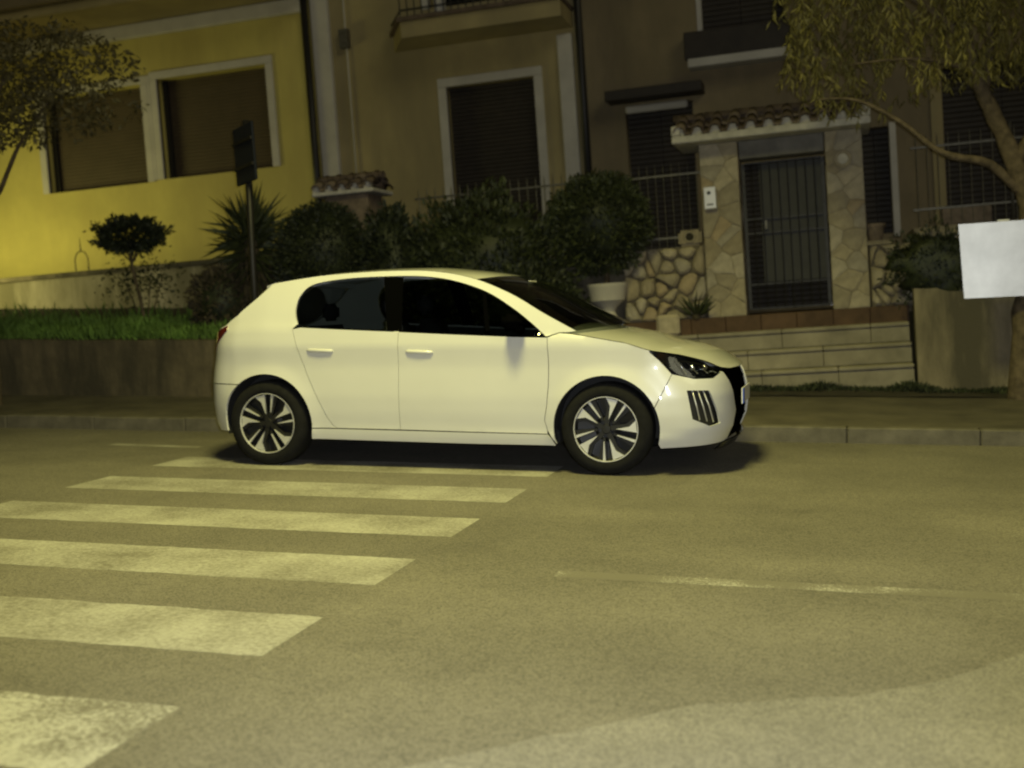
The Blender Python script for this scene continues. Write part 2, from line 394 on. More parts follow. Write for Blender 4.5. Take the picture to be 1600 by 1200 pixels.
# kerb: stones one metre long
kerb = thing('kerb','','',(0,KY,0)); 
for k_ in ('label','category'): 
    if k_ in kerb: del kerb[k_]
tag(kerb, kind='structure')
km = MB().bbox((.0015,0,-.25),(.9985,.14,.125),.010); kme = mesh('kerb_stone',km.v,km.f,M['kerb'])
for i in range(-14,8):
    a = math.atan(SLOPE)
    link('kerb_stone', kme, kerb, Matrix.Translation((i,KY+random.uniform(-.006,.006),zr(i)+random.uniform(-.004,.004))) @ Matrix.Rotation(a,4,'Y'))
strip_grid('sidewalk', -30, 30, KY+.13, 13.2, lambda x,y: zw(x,y)-.006+.008*noise.noise(Vector((x*.8,y*.8,0))), M['walk'], 80, 8)

# =====================================================================================
# RAISED GARDENS, WALLS, STEPS
# =====================================================================================
def ztb(x): return 1.30-.064*(x+8)            # top of the left retaining wall
BX0, BX1 = -15.0, -2.42
V = []; F = []; n = 60
for i in range(n+1):
    x = BX0+(BX1-BX0)*i/n; j1 = .03*noise.noise(Vector((x*1.3,0,0)))
    V += [(x,11.30+j1,zw(x,11.3)-.2),(x,11.33+j1*.6,ztb(x)-.04+.03*noise.noise(Vector((x*2,3,0)))),(x,11.55,ztb(x)+.02*noise.noise(Vector((x*2,7,0)))),(x,11.55,zw(x,11.3)-.2)]
for i in range(n):
    for k in range(4): a = 4*i+k; b = 4*i+(k+1)%4; F.append((a,a+4,b+4,b))
F += [(0,1,2,3),(4*n+3,4*n+2,4*n+1,4*n)]
rw = MB().add(V,F).build('retaining_wall', M['bank'])
tag(rw, 'low dark stained concrete retaining wall under the grass left of the car', 'retaining wall')
def zg(x,y):                                   # garden ground behind that wall
    u = min(1,max(0,(y-11.5)/2.6)); left = ztb(x)-.02+(.32*u)
    k = min(1,max(0,(x+7.2)/1.2)); mid = 1.05+.1*(1-u)
    return left*(1-k)+mid*k+.02*noise.noise(Vector((x*1.5,y*1.5,0)))
strip_grid('garden_ground', BX0, BX1, 11.53, 16.5, zg, M['soil'], 80, 16)

# grass along the top of the wall
n = 15000
gx = RNG.uniform(-14.5,-6.3,n); gy = 11.36+np.abs(RNG.normal(0,.75,n)).clip(0,2.9); keep = RNG.uniform(0,1,n) < 1
P = np.array([(x,y,zg(x,y)-.01 if y > 11.53 else ztb(x)-.05) for x,y in zip(gx,gy)])
D = np.stack([RNG.normal(0,.35,n),RNG.normal(-.12,.35,n),np.ones(n)],1)
hgt = np.array([.10+.10*max(0,noise.noise(Vector((x*1.7,y*1.7,4)))+.4) for x,y in zip(gx,gy)])
tag(link('grass', leaves_mesh('grass',P,D,hgt,M['grass'],wid=.12)), 'green grass growing along the top of the retaining wall', 'grass', kind='stuff')
# overhanging tufts and weeds on the pavement edge
n = 5000
wx = RNG.uniform(-1.2,3.5,n); wy = 12.28-np.abs(RNG.normal(0,.10,n))
for i in range(n):
    if wx[i] < .72: wy[i] += .12
P = np.array([(x,y,zw(x,y)-.01) for x,y in zip(wx,wy)])
D = np.stack([RNG.normal(0,.6,n),RNG.normal(-.3,.5,n),np.ones(n)],1)
hg = np.array([.05+.07*max(0,noise.noise(Vector((x*2.2,0,9)))+.12) for x in wx])
tag(link('weeds', leaves_mesh('weeds',P,D,hg,M['weed'],wid=.3)), 'dark weeds along the foot of the steps and wall', 'weeds', kind='stuff')
strip_grid('dark_foot_strip', -3.2, 5, 11.75, 12.45, lambda x,y: zw(x,y)+.004+.01*noise.noise(Vector((x*3,y*3,0))), M['soil'], 60, 6)  # darker strip along the foot of the steps and wall

# pale garden wall in front of the yellow house
gw = thing('garden_wall','pale stained low garden wall with thin coping below the yellow facade','wall',(-11,14.6,1.4))
m = MB().box((-15,14.55,1.2),(-6.95,14.75,2.24)); m.build('wall_body', M['palewall'], gw)
for i in range(8):
    m = MB().bbox((-15+i*1.006,14.50,2.243),(-15+(i+1)*1.006-.004,14.80,2.31),.008); m.build('coping_stone', M['stainwall'], gw)
hp = thing('iron_ornament','thin pointed iron hoop standing on the pale garden wall coping','ornament',(-10.62,14.62,2.31))
for s in (-1,1):
    MB().tube([(-10.62+s*.11,14.62,2.312),(-10.62+s*.11,14.62,2.50),(-10.62+s*.07,14.62,2.58),(-10.62,14.62,2.61)],.008,6).build('side_rod', M['iron'], hp)
MB().tube([(-10.62,14.62,2.60),(-10.62,14.62,2.80)],[.010,.003],6).build('spike', M['iron'], hp)

# steps up to the gate: three treads of pale stone blocks and a red landing
st = thing('stone_steps','three wide pale stone steps with red paved landing in front of the gate','steps',(-.8,12.4,.2))
SXa, SXb = -2.40, .70
LZ = 1.03
lev = [(12.40,.44),(12.66,.65),(12.92,.855)]
for i,(y,z) in enumerate(lev):
    x = SXa; k = 0; rg = random.Random(i+3)
    while x < SXb-.05:
        w_ = min(rg.uniform(.65,1.0),SXb-x); 
        if SXb-(x+w_) < .3: w_ = SXb-x
        y1 = lev[i+1][0]-.004 if i < 2 else 13.13
        z0 = -.1 if i == 0 else lev[i-1][1]-.0
        MB().bbox((x+.002,y,z0),(x+w_-.002,y1+.3 if i < 2 else y1,z-.045),.006).build('riser_block', M['step'], st)
        MB().bbox((x+.002,y-.025,z-.043),(x+w_-.002,y1+.0,z),.010).build('tread_slab', M['step'], st)
        x += w_; k += 1
x = SXa
for k in range(8):
    w_ = (SXb-SXa)/8
    MB().bbox((x+.002,13.12,.5),(x+w_-.002,13.24,LZ),.008).build('landing_edge', M['cotto'], st); x += w_
landing = MB().box((-2.42,13.245,.4),(.72,16.4,LZ-.004)).build('landing', M['cotto']); tag(landing, kind='structure')

# right retaining wall
rwall = thing('side_wall','stained ochre concrete wall to the right of the steps','wall',(1.6,12.3,0))
V = []; F = []; n = 40
for i in range(n+1):
    x = .725+(5-.725)*i/n; zt = 1.16-.04*(x-.7)+.02*noise.noise(Vector((x*3,0,1)))
    if x < .95: zt += .04
    jb = .025*noise.noise(Vector((x*2,5,0)))
    V += [(x,12.26+jb,-.4),(x,12.30+jb*.5,zt),(x,12.55,zt),(x,12.55,-.4)]
for i in range(n):
    for k in range(4): a = 4*i+k; b = 4*i+(k+1)%4; F.append((a,a+4,b+4,b))
F += [(0,1,2,3),(4*n+3,4*n+2,4*n+1,4*n)]
MB().add(V,F).build('wall_body', M['stainwall'], rwall, 'auto')
strip_grid('garden_ground', .74, 6, 12.54, 16.4, lambda x,y: 1.08+.02*noise.noise(Vector((x*2,y*2,0))), M['soil'], 20, 12)

# rubble stone walls beside the gate
def rubble(label, x0, x1, z0, z1, seed, cell):
    t = thing('stone_wall', label, 'wall', ((x0+x1)/2,13.4,z0))
    MB().box((x0,13.32,z0-.02),(x1,13.62,z1)).build('mortar_core', M['rubblejoint'], t)
    stone_face(t,(x0,13.32,z0),(1,0,0),(0,-1,0),x1-x0,z1-z0,cell,seed,.010,.07,True)
    return t
rubble('rubble stone wall of pale boulders left of the gate', -2.40, -1.445, LZ, 1.86, 5, .20)
rubble('rubble stone wall right of the gate under the flower pot', .345, .82, LZ, 1.70, 9, .17)
hw_ = thing('rendered_wall','dark rendered wall carrying the iron fence at the right edge','wall',(2.6,13.7,1.0))
MB().box((.825,13.55,.9),(5,13.75,1.80)).build('wall_body', M['stainwall'], hw_)
for i in range(5): MB().bbox((.825+i*.835,13.50,1.803),(.825+(i+1)*.835-.005,13.80,1.86),.008).build('coping_stone', M['mortar'], hw_)
hm_ = thing('fence_wall','low rendered wall hidden behind the hedge, carrying an iron fence','wall',(-4.3,13.6,1.0))
MB().box((-5.05,13.5,.9),(-2.41,13.7,1.80)).build('wall_body', M['stainwall'], hm_)
MB().bbox((-5.05,13.46,1.803),(-2.41,13.74,1.86),.008).build('coping_stone', M['mortar'], hm_)

# gate pillars
def pillar(label, x0, x1, y0, y1, z0, z1, seed):
    t = thing('gate_pillar', label, 'pillar', ((x0+x1)/2,(y0+y1)/2,z0))
    MB().box((x0+.02,y0+.02,z0-.03),(x1-.02,y1,z1)).build('mortar_core', M['mortar'], t)
    stone_face(t,(x0+.01,y0+.02,z0),(1,0,0),(0,-1,0),x1-x0-.02,z1-z0,.22,seed,.004,.013)
    stone_face(t,(x1-.02,y0+.02,z0),(0,1,0),(1,0,0),y1-y0-.03,z1-z0,.24,seed+40,.003,.012)
    stone_face(t,(x0+.02,y1-.01,z0),(0,-1,0),(-1,0,0),y1-y0-.03,z1-z0,.24,seed+80,.003,.012)
    return t
PZ = 2.98
pillar('left stone clad gate pillar carrying the white intercom plate', -1.445, -1.0, 13.25, 13.7, LZ, PZ, 21)
pillar('right stone clad gate pillar with a round ceramic plaque', -.075, .335, 13.25, 13.7, LZ, PZ, 33)

# canopy: slab, lintel, barrel tiles
cp = thing('gate_canopy','small clay tiled canopy with white mortar edge over the gate','canopy',(-.6,13.45,PZ))
MB().bbox((-1.70,12.98,PZ+.004),(.42,13.95,PZ+.085),.012).build('slab', M['limewash'], cp)
MB().bbox((-.998,13.30,PZ-.20),(-.077,13.62,PZ),.008).build('lintel', M['slate'], cp)
MB().prism([(12.96,PZ+.088),(13.98,PZ+.088),(13.98,PZ+.16),(13.62,PZ+.30),(13.55,PZ+.30)],0,0)
def barrel(L, r0, r1, th=.014, n=8, up_=True):
    V = []; F = []
    for k,(y,r) in enumerate(((0,r0),(L,r1))):
        for rr in (r,r-th):
            for i in range(n+1):
                a = math.pi*i/n; V.append((rr*math.cos(a),y,(rr if up_ else -rr)*math.sin(a)))
    m_ = n+1
    for i in range(n):
        F.append((i,i+1,2*m_+i+1,2*m_+i)); F.append((m_+i,3*m_+i,3*m_+i+1,m_+i+1))
        F.append((i,m_+i,m_+i+1,i+1)); F.append((2*m_+i,2*m_+i+1,3*m_+i+1,3*m_+i))
    for i in (0,n): F.append((i,2*m_+i,3*m_+i,m_+i))
    return V,F
def tile_roof(parent, x0, x1, y0, zf, run, rise, count, mats, seed, back=True):
    """rows of barrel tiles falling to the front; pans between; white mortar plugs at the eave"""
    rg = random.Random(seed); sl = math.atan2(rise,run); L = math.hypot(run,rise); p = (x1-x0)/count
    V,F = barrel(L*.56,p*.36,p*.30); m = MB().add(V,F); me1 = [mesh('roof_tile',m.v,m.f,mm,True) for mm in mats]
    V,F = barrel(L*.56,p*.30,p*.36,up_=False); m = MB().add(V,F); me2 = [mesh('pan_tile',m.v,m.f,mm,True) for mm in mats]
    plug = MB().lathe([(p*.31,0),(p*.31,.05),(0,.055)],n=12,axis='y'); mp_ = mesh('mortar_plug',plug.v,plug.f,M['limewash'],True)
    for side in ((1,) if not back else (1,-1)):
        for i in range(count):
            x = x0+p*(i+.5)
            for row in range(2):
                yy = y0+row*run*.48; zz = zf+row*rise*.48+.012*row+.035
                W = Matrix.Translation((x+rg.uniform(-.006,.006),yy,zz)) @ Matrix.Rotation(sl,4,'X') @ Matrix.Rotation(rg.uniform(-.03,.03),4,'Z')
                if side == -1: W = Matrix.Translation((0,2*(y0+run),0)) @ Matrix.Scale(-1,4,(0,1,0)) @ W
                if row == 0 or side == 1 or True: link('roof_tile', rg.choice(me1), parent, W)
                if i < count-1:
                    W = Matrix.Translation((x+p/2,yy,zz+p*.10)) @ Matrix.Rotation(sl,4,'X')
                    if side == -1: W = Matrix.Translation((0,2*(y0+run),0)) @ Matrix.Scale(-1,4,(0,1,0)) @ W
                    link('pan_tile', rg.choice(me2), parent, W)
            if side == 1: link('mortar_plug', mp_, parent, Matrix.Translation((x,y0+.02,zf+.02)))
tile_roof(cp,-1.70,.42,12.96,PZ+.085,.52,.20,11,[M['terracotta'],M['terracotta2'],M['terracotta']],3)
for i in range(6):
    V,F = barrel(.38,.085,.07); m = MB().add(V,F)
    W = Matrix.Translation((-1.72+i*.355,13.48,PZ+.31)) @ Matrix.Rotation(-math.pi/2,4,'Z')
    m.build('ridge_tile', M['terracotta'], cp, True, world=W)
MB().bbox((-1.70,12.975,PZ+.085),(-1.60,13.5,PZ+.20),.015).build('mortar_end', M['limewash'], cp)
MB().bbox((.32,12.975,PZ+.085),(.42,13.5,PZ+.20),.015).build('mortar_end', M['limewash'], cp)

# gate
gt = thing('iron_gate','tall dark iron gate between the stone pillars','gate',(-.54,13.5,LZ))
gx0,gx1,gz0,gz1 = -.975,-.10,LZ+.06,PZ-.24
for x in (gx0,gx1): MB().box((x-.018,13.47,gz0),(x+.018,13.51,gz1)).build('stile', M['iron'], gt)
for z in (gz0,gz0+.28,gz0+.86,gz0+1.02,gz1): MB().box((gx0+.019,13.475,z-.010),(gx1-.019,13.505,z+.010)).build('rail', M['iron'], gt)
for i in range(1,9):
    x = gx0+(gx1-gx0)*i/9; MB().tube([(x,13.466,gz0),(x,13.466,gz1)],.007,6).build('bar', M['iron'], gt)
MB().box((gx0+.17,13.515,gz0+.30),(gx1-.02,13.525,gz1-.014)).build('sheet_panel', M['darkdoor'], gt)
MB().box((gx0+.21,13.465,gz0+.90),(gx0+.235,13.50,gz0+1.0)).build('lock', M['ironpale'], gt)

ic = thing('intercom','small white metal intercom plate on the left gate pillar','intercom',(-1.33,13.22,2.25))
MB().bbox((-1.405,13.185,2.25),(-1.265,13.215,2.50),.008).build('plate', M['intercom'], ic)
MB().lathe([(.0,0),(.02,0),(.022,.004)],(-1.345,13.180,2.43),14,'y').build('camera_lens', M['black'], ic)
MB().box((-1.37,13.180,2.29),(-1.30,13.184,2.31)).build('call_button', M['ironpale'], ic)
pq = thing('wall_plaque','round ceramic plaque on the right gate pillar','plaque',(.115,13.2,2.58))
MB().lathe([(0,.0),(.075,.0),(.09,-.008),(.10,.0),(.10,.025)],(.115,13.205,2.66),24,'y').build('dish', M['stones'][3], pq, 'auto')
MB().lathe([(0,-.014),(.04,-.010),(.055,.0)],(.115,13.205,2.66),18,'y').build('boss', M['limewash'], pq, True)
# stone with a round hole on top of the left rubble wall
hs = thing('holed_stone','pale squared stone with a round dark hole on top of the rubble wall','stone',(-1.60,13.4,1.86))
bm = bmesh.new(); bmesh.ops.create_cube(bm,size=1)
for v in bm.verts: v.co = Vector((-1.60+v.co.x*.27,13.39+v.co.y*.2,1.955+v.co.z*.18))
bmesh.ops.bevel(bm,geom=bm.edges[:],offset=.03,segments=2,affect='EDGES'); bm.verts.index_update()
MB().add([v.co[:] for v in bm.verts],[[v.index for v in f.verts] for f in bm.faces]).build('block', M['stones'][1], hs, 'auto'); bm.free()
MB().lathe([(.045,-.004),(.062,-.014),(.072,.004),(.045,.004)],(-1.60,13.288,1.965),20,'y',closed=True).build('hole_rim', M['stones'][3], hs, True)
MB().lathe([(0,.0),(.047,.0)],(-1.60,13.286,1.965),20,'y').build('hole', M['soil'], hs)  # flat dark disc, paints the shade inside the hole
sb = MB().bbox((-1.93,13.26,1.03),(-1.66,13.31,1.14),.02); 
blk = MB().bbox((-2.00,12.98,LZ-.17),(-1.74,13.11,1.10),.03).build('stone_block', M['stones'][2]); tag(blk,'squat pale stone block at the foot of the rubble wall','stone')

# iron fences: every bar is a part
def fence(label, x0, x1, y, z0, z1, nbar, rails, spikes=True, posts=()):
    t = thing('iron_fence', label, 'fence', ((x0+x1)/2,y,z0))
    for z in rails: MB().box((x0,y-.008,z-.012),(x1,y+.008,z+.012)).build('rail', M['ironpale'], t)
    b = MB().tube([(0,0,0),(0,0,z1-z0),(0,0,z1-z0+.07)],[.0065,.0065,.001] if spikes else [.0065]*3,6); me = mesh('bar',b.v,b.f,M['ironpale'])
    for i in range(nbar): link('bar', me, t, Matrix.Translation((x0+(x1-x0)*(i+.5)/nbar,y,z0)))
    for x in posts: MB().tube([(x,y-.02,z0-.02),(x,y-.02,z1+.1)],.016,8).build('post', M['ironpale'], t, True)
    return t
fence('dark iron fence with thin bars on the rubble wall left of the gate', -2.40, -1.46, 13.47, 1.86, 2.78, 10, (1.98,2.70))
fence('iron fence with spiked bars showing above the hedge', -5.0, -2.42, 13.60, 1.86, 2.80, 24, (1.98,2.74))
fence('iron fence on the rendered wall at the right edge', .84, 4.2, 13.62, 1.86, 2.82, 30, (2.06,2.74), posts=(1.86,))

# pots
pt = thing('flower_pot','terracotta pot standing on the rubble wall right of the gate','pot',(.40,13.42,1.70))
MB().lathe([(0,.0),(.07,.0),(.10,.15),(.115,.15),(.115,.185),(.095,.185),(.09,.16),(0,.16)],(.42,13.42,1.752),20).build('pot_body', M['terracotta2'], pt, 'auto')
MB().bbox((.24,13.28,1.70),(.60,13.60,1.75),.006).build('slab', M['mortar'], pt)
pb = thing('planter_box','long terracotta planter box on the ledge behind the right fence','planter',(1.42,14.0,1.86))
MB().bbox((1.16,13.9,1.868),(1.68,14.1,2.09),.012).build('trough', M['terracotta2'], pb)
MB().box((1.19,13.92,2.06),(1.65,14.08,2.096)).build('soil', M['soil'], pb)
led = MB().box((.83,13.755,1.0),(5,14.6,1.864)).build('ledge', M['stainwall']); tag(led, kind='structure')

# stone urn with clipped ball shrub
ux,uy = -2.57,13.17
ur = thing('stone_urn','pale stone urn planter holding a clipped ball shrub beside the steps','urn',(ux,uy,.86))
MB().lathe([(0,0),(.16,0),(.16,.05),(.10,.09),(.075,.15),(.10,.20),(.20,.28),(.225,.42),(.235,.44),(.235,.475),(.20,.475),(.19,.44),(0,.44)],(ux,uy,1.03),28).build('bowl', M['trim'], ur, 'auto')
MB().lathe([(0,.03),(.12,.015),(.195,0)],(ux,uy,1.475),20).build('soil', M['terracotta'], ur, True)
MB().bbox((ux-.2,uy-.2,.86),(ux+.2,uy+.2,1.028),.02).build('plinth', M['stones'][3], ur)
shrub_ball('ball_shrub','large clipped ball shrub growing out of the stone urn','shrub',(-2.62,13.17,2.20),(.60,.52,.56),(-2.57,13.17,1.48),9000,.06,M['leaf2'],.09,seed=3)
shrub_ball('dome_shrub','dark clipped dome shrub behind the car roof, in front of the tiled pillar','shrub',(-5.72,12.35,2.10),(.55,.50,.56),(-5.72,12.35,1.10),9000,.05,M['leaf'],.05,seed=5)
shrub_ball('leafy_hedge','loose leafy hedge between the two round shrubs','hedge',(-4.05,12.85,1.72),(.98,.42,.78),(-4.05,12.85,1.05),9000,.085,M['leaf2'],.30,seed=8,up=.4)
shrub_ball('fir_shrub','small dark conical shrub beside the tiled pillar','shrub',(-4.98,12.6,1.85),(.36,.34,.72),(-4.98,12.6,1.08),3500,.08,M['leaf'],.14,seed=9,up=.5)
shrub_ball('ivy','flat dark ivy mat covering the rough wall beside the metal board','ivy',(1.02,12.86,1.42),(.50,.09,.36),(1.02,12.90,1.08),2600,.05,M['leaf'],.34,trunk=False,seed=12)
rough = thing('masonry_wall','rough dark masonry wall with ivy behind the metal board','wall',(1.6,13.0,1.05))
MB().box((.83,12.95,1.0),(2.9,13.2,1.72)).build('mortar_core', M['rubblejoint'], rough)
stone_face(rough,(.83,12.95,1.06),(1,0,0),(0,-1,0),2.07,.66,.20,61,.012,.05,True)
for i in range(4): MB().bbox((.81+i*.53,12.90,1.722),(.81+(i+1)*.53-.004,13.24,1.79),.012).build('coping_stone', M['mortar'], rough)
shrub_ball('low_shrub','low shrub in front of the retaining wall behind the bonnet','shrub',(-3.35,12.3,1.30),(.62,.40,.36),(-3.35,12.3,1.05),3000,.07,M['leaf'],.25,seed=15)

# tile capped pillar
tp = thing('tiled_pillar','square brick red pillar with clay tile cap behind the dome shrub','pillar',(-5.5,12.9,1.05))
MB().bbox((-5.82,12.76,1.0),(-5.28,13.22,2.78),.01).build('shaft', M['terracotta2'], tp)
MB().bbox((-5.95,12.66,2.783),(-5.17,13.32,2.83),.01).build('cap_slab', M['limewash'], tp)
tile_roof(tp,-5.97,-5.15,12.64,2.83,.36,.14,5,[M['terracotta'],M['terracotta2'],M['terracotta']],6)
for i in range(2):
    V,F = barrel(.44,.08,.07); MB().add(V,F).build('ridge_tile', M['terracotta'], tp, True, world=Matrix.Translation((-5.99+i*.40,13.0,2.98)) @ Matrix.Rotation(-math.pi/2,4,'Z'))

# small agave by the wall
ag = thing('agave_plant','small spiky agave at the foot of the left gate pillar','plant',(-1.56,13.14,1.03))
rg = np.random.default_rng(4); n = 26; an = rg.uniform(0,2*np.pi,n); el = rg.uniform(.35,1.3,n)
Dv = np.stack([np.cos(an)*np.cos(el),np.sin(an)*np.cos(el)*.6-.1,np.sin(el)],1)
link('leaves', leaves_mesh('leaves',np.tile((-1.56,13.14,1.04),(n,1)),Dv,.26,M['leaf4'],wid=.16,rng=rg), ag)
MB().lathe([(0,0),(.05,0),(.06,.05),(0,.06)],(-1.56,13.14,1.03),10).build('base', M['dryleaf'], ag)

# =====================================================================================
# HOUSES
# =====================================================================================
def wall_front(name, x0, x1, y, z0, z1, th, ops, mat_, parent):
    """wall slab facing -y with real openings"""
    xs = sorted({x0,x1,*[o[0] for o in ops],*[o[1] for o in ops]}); zs = sorted({z0,z1,*[o[2] for o in ops],*[o[3] for o in ops]})
    solid = lambda i,j: 0 <= i < len(xs)-1 and 0 <= j < len(zs)-1 and not any(o[0] <= (xs[i]+xs[i+1])/2 <= o[1] and o[2] <= (zs[j]+zs[j+1])/2 <= o[3] for o in ops)
    m = MB()
    for i in range(len(xs)-1):
        for j in range(len(zs)-1):
            if not solid(i,j): continue
            a,b,c,d = xs[i],xs[i+1],zs[j],zs[j+1]
            m.add([(a,y,c),(b,y,c),(b,y,d),(a,y,d)],[(0,1,2,3)]); m.add([(a,y+th,c),(b,y+th,c),(b,y+th,d),(a,y+th,d)],[(3,2,1,0)])
            if not solid(i-1,j): m.add([(a,y,c),(a,y,d),(a,y+th,d),(a,y+th,c)],[(0,1,2,3)])
            if not solid(i+1,j): m.add([(b,y,c),(b,y+th,c),(b,y+th,d),(b,y,d)],[(0,1,2,3)])
            if not solid(i,j-1): m.add([(a,y,c),(a,y+th,c),(b,y+th,c),(b,y,c)],[(0,1,2,3)])
            if not solid(i,j+1): m.add([(a,y,d),(b,y,d),(b,y+th,d),(a,y+th,d)],[(0,1,2,3)])
    return m.build(name, mat_, parent, fix=False)
def frame(parent, x0, x1, z0, z1, y, w, proud, mat_, bottom=True):
    """surround of four butted pieces standing proud of the wall face"""
    MB().bbox((x0-w,y-proud,z0),(x0,y+.05,z1),.006).build('frame', mat_, parent); MB().bbox((x1,y-proud,z0),(x1+w,y+.05,z1),.006).build('frame', mat_, parent)
    MB().bbox((x0-w,y-proud,z1+.002),(x1+w,y+.05,z1+w),.006).build('frame', mat_, parent)
    if bottom: MB().bbox((x0-w-.03,y-proud-.04,z0-.07),(x1+w+.03,y+.05,z0-.002),.006).build('sill', mat_, parent)
def shutter(parent, x0, x1, z0, z1, y, mat_, pitch=.055, name='shutter'):
    m = MB(); k = int((z1-z0)/pitch); V = []; F = []
    for j in range(k):
        a = z0+(z1-z0)*j/k; b = z0+(z1-z0)*(j+1)/k
        m.add([(x0,y,a),(x1,y,a),(x1,y-.012,a+.012),(x0,y-.012,a+.012),(x1,y-.012,b-.012),(x0,y-.012,b-.012),(x1,y,b),(x0,y,b)],[(0,1,2,3),(3,2,4,5),(5,4,6,7)])
    m.add([(x0,y+.02,z0),(x1,y+.02,z0),(x1,y+.02,z1),(x0,y+.02,z1)],[(3,2,1,0)])
    return m.build(name, mat_, parent, fix=False)

# ---- left yellow house
LY = 16.15
lh = thing('house','yellow plastered house with two wide brown shuttered windows','house',(-12,18,1.5))
w1 = (-10.07,-8.18,3.74,5.29); w2 = (-12.19,-10.36,3.72,5.25); w3 = (-16.0,-14.1,3.72,5.25)
wall_front('wall',-19,-7.42,LY,1.0,6.18,.35,[w1,w2,w3],M['yellow'],lh)
MB().box((-7.75,LY+.352,1.0),(-7.42,24,6.18)).build('side_wall', M['yellow'], lh)
MB().box((-19,24.002,1.0),(-7.42,24.3,6.18)).build('rear_wall', M['yellow'], lh)
for wv in (w1,w2,w3):
    wo = MB().box((wv[0]+.001,LY+.27,wv[2]+.001),(wv[1]-.001,LY+.30,wv[3]-.001)).build('window', M['glassdark'], lh)
    shutter(wo,wv[0]+.09,wv[1]-.004,wv[2]+.004,wv[3]-.004,LY+.20,M['shutter'])
    MB().box((wv[0]+.004,LY+.13,wv[2]+.004),(wv[0]+.086,LY+.25,wv[3]-.004)).build('dark_side_strip', M['pipe'], wo)  # dark strip down the left side of each opening
    frame(wo,wv[0],wv[1],wv[2],wv[3],LY,.12,.035,M['trim'],bottom=False)
MB().bbox((-10.238,LY-.035,3.74),(-10.192,LY+.05,5.37),.004).build('mullion', M['trim'], lh)
MB().bbox((-19.4,15.05,6.183),(-7.3,24.6,6.33),.02).build('eave_slab', M['ochre'], lh)
MB().bbox((-19.4,14.95,6.332),(-7.3,15.15,6.54),.02).build('gutter_board', M['brown'], lh)
MB().bbox((-19,LY-.10,5.96),(-7.42,LY-.002,6.18),.02).build('cornice', M['trim'], lh)
V = [(-19.4,15.1,6.55),(-7.3,15.1,6.55),(-7.3,24.6,6.55),(-19.4,24.6,6.55),(-19.4,19.9,7.8),(-7.3,19.9,7.8)]
MB().add(V,[(0,1,5,4),(2,3,4,5),(1,2,5),(3,0,4),(0,3,2,1)]).build('roof', M['terracotta'], lh)
MB().tube([(-7.44,LY-.08,1.4),(-7.44,LY-.08,6.2)],.055,10).build('drainpipe', M['pipe'], lh, True)

# ---- centre ochre house
CY = 16.2
ch = thing('house','ochre house with white framed dark French window and balcony','house',(-5,18,1.0))
fd = (-5.34,-4.02,1.15,4.60); up1 = (-5.5,-4.0,5.75,7.6)
wall_front('wall',-7.415,-3.36,CY,.9,9.2,.35,[fd,up1],M['ochre'],ch)
MB().box((-7.415,CY+.352,.9),(-7.1,24,9.2)).build('side_wall', M['ochre'], ch)
MB().box((-3.65,CY+.352,.9),(-3.36,24,9.2)).build('side_wall', M['ochre'], ch)
wo = MB().box((fd[0]+.001,CY+.24,fd[2]+.001),(fd[1]-.001,CY+.27,fd[3]-.001)).build('french_window', M['glassdark'], ch)
shutter(wo,fd[0]+.004,fd[1]-.004,fd[2]+.004,fd[3]-.004,CY+.14,M['darkwood'],.06)
frame(wo,*fd,CY,.13,.03,M['trim'],bottom=False)
wo = MB().box((up1[0]+.001,CY+.24,up1[2]+.001),(up1[1]-.001,CY+.27,up1[3]-.001)).build('window', M['glassdark'], ch)
frame(wo,*up1,CY,.13,.03,M['trim'],bottom=False)
MB().bbox((-7.36,CY-.10,.95),(-7.08,CY-.002,9.1),.015).build('pilaster', M['trim'], ch)
MB().bbox((-3.64,CY-.07,.95),(-3.42,CY-.002,5.12),.015).build('pilaster', M['trim'], ch)
MB().tube([(-6.84,CY-.03,2.5),(-6.84,CY-.03,9)],.014,6).build('cable', M['trim'], ch, True)
MB().box((-6.92,CY-.12,5.35),(-6.78,CY-.002,5.62)).build('cable_box', M['ironpale'], ch)
# balcony: angled left corner
poly = [(-6.10,CY),(-5.70,CY-.75),(-3.40,CY-.75),(-3.40,CY)]
m = MB(); m.add([(x,y,5.20) for x,y in poly]+[(x,y,5.42) for x,y in poly],[(3,2,1,0),(4,5,6,7)]+[(i,(i+1)%4,(i+1)%4+4,i+4) for i in range(4)])
bal = m.build('balcony', M['ochre'], ch)
m = MB(); poly2 = [(-6.16,CY),(-5.74,CY-.80),(-3.38,CY-.80),(-3.38,CY)]
m.add([(x,y,5.423) for x,y in poly2]+[(x,y,5.48) for x,y in poly2],[(3,2,1,0),(4,5,6,7)]+[(i,(i+1)%4,(i+1)%4+4,i+4) for i in range(4)]); m.build('edge_slab', M['terracotta'], bal)
MB().tube([(-6.1,CY-.05,6.45),(-5.70,CY-.74,6.45),(-3.42,CY-.74,6.45)],.02,8).build('hand_rail', M['iron'], bal)
MB().tube([(-6.1,CY-.05,5.58),(-5.70,CY-.74,5.58),(-3.42,CY-.74,5.58)],.014,8).build('lower_rail', M['iron'], bal)
for i in range(22):
    x = -5.70+i*.108; MB().tube([(x,CY-.74,5.48),(x,CY-.74,6.45)],.009,6).build('baluster', M['iron'], bal)
MB().bbox((-5.2,CY-.72,5.49),(-5.06,CY-.58,5.75),.02).build('balcony_pot', M['limewash'], bal)
MB().bbox((-3.95,CY-.70,5.49),(-3.6,CY-.54,5.70),.02).build('balcony_pot', M['terracotta2'], bal)
MB().bbox((-7.42,CY-.8,9.203),(-3.1,24.4,9.4),.02).build('roof', M['terracotta'], ch)

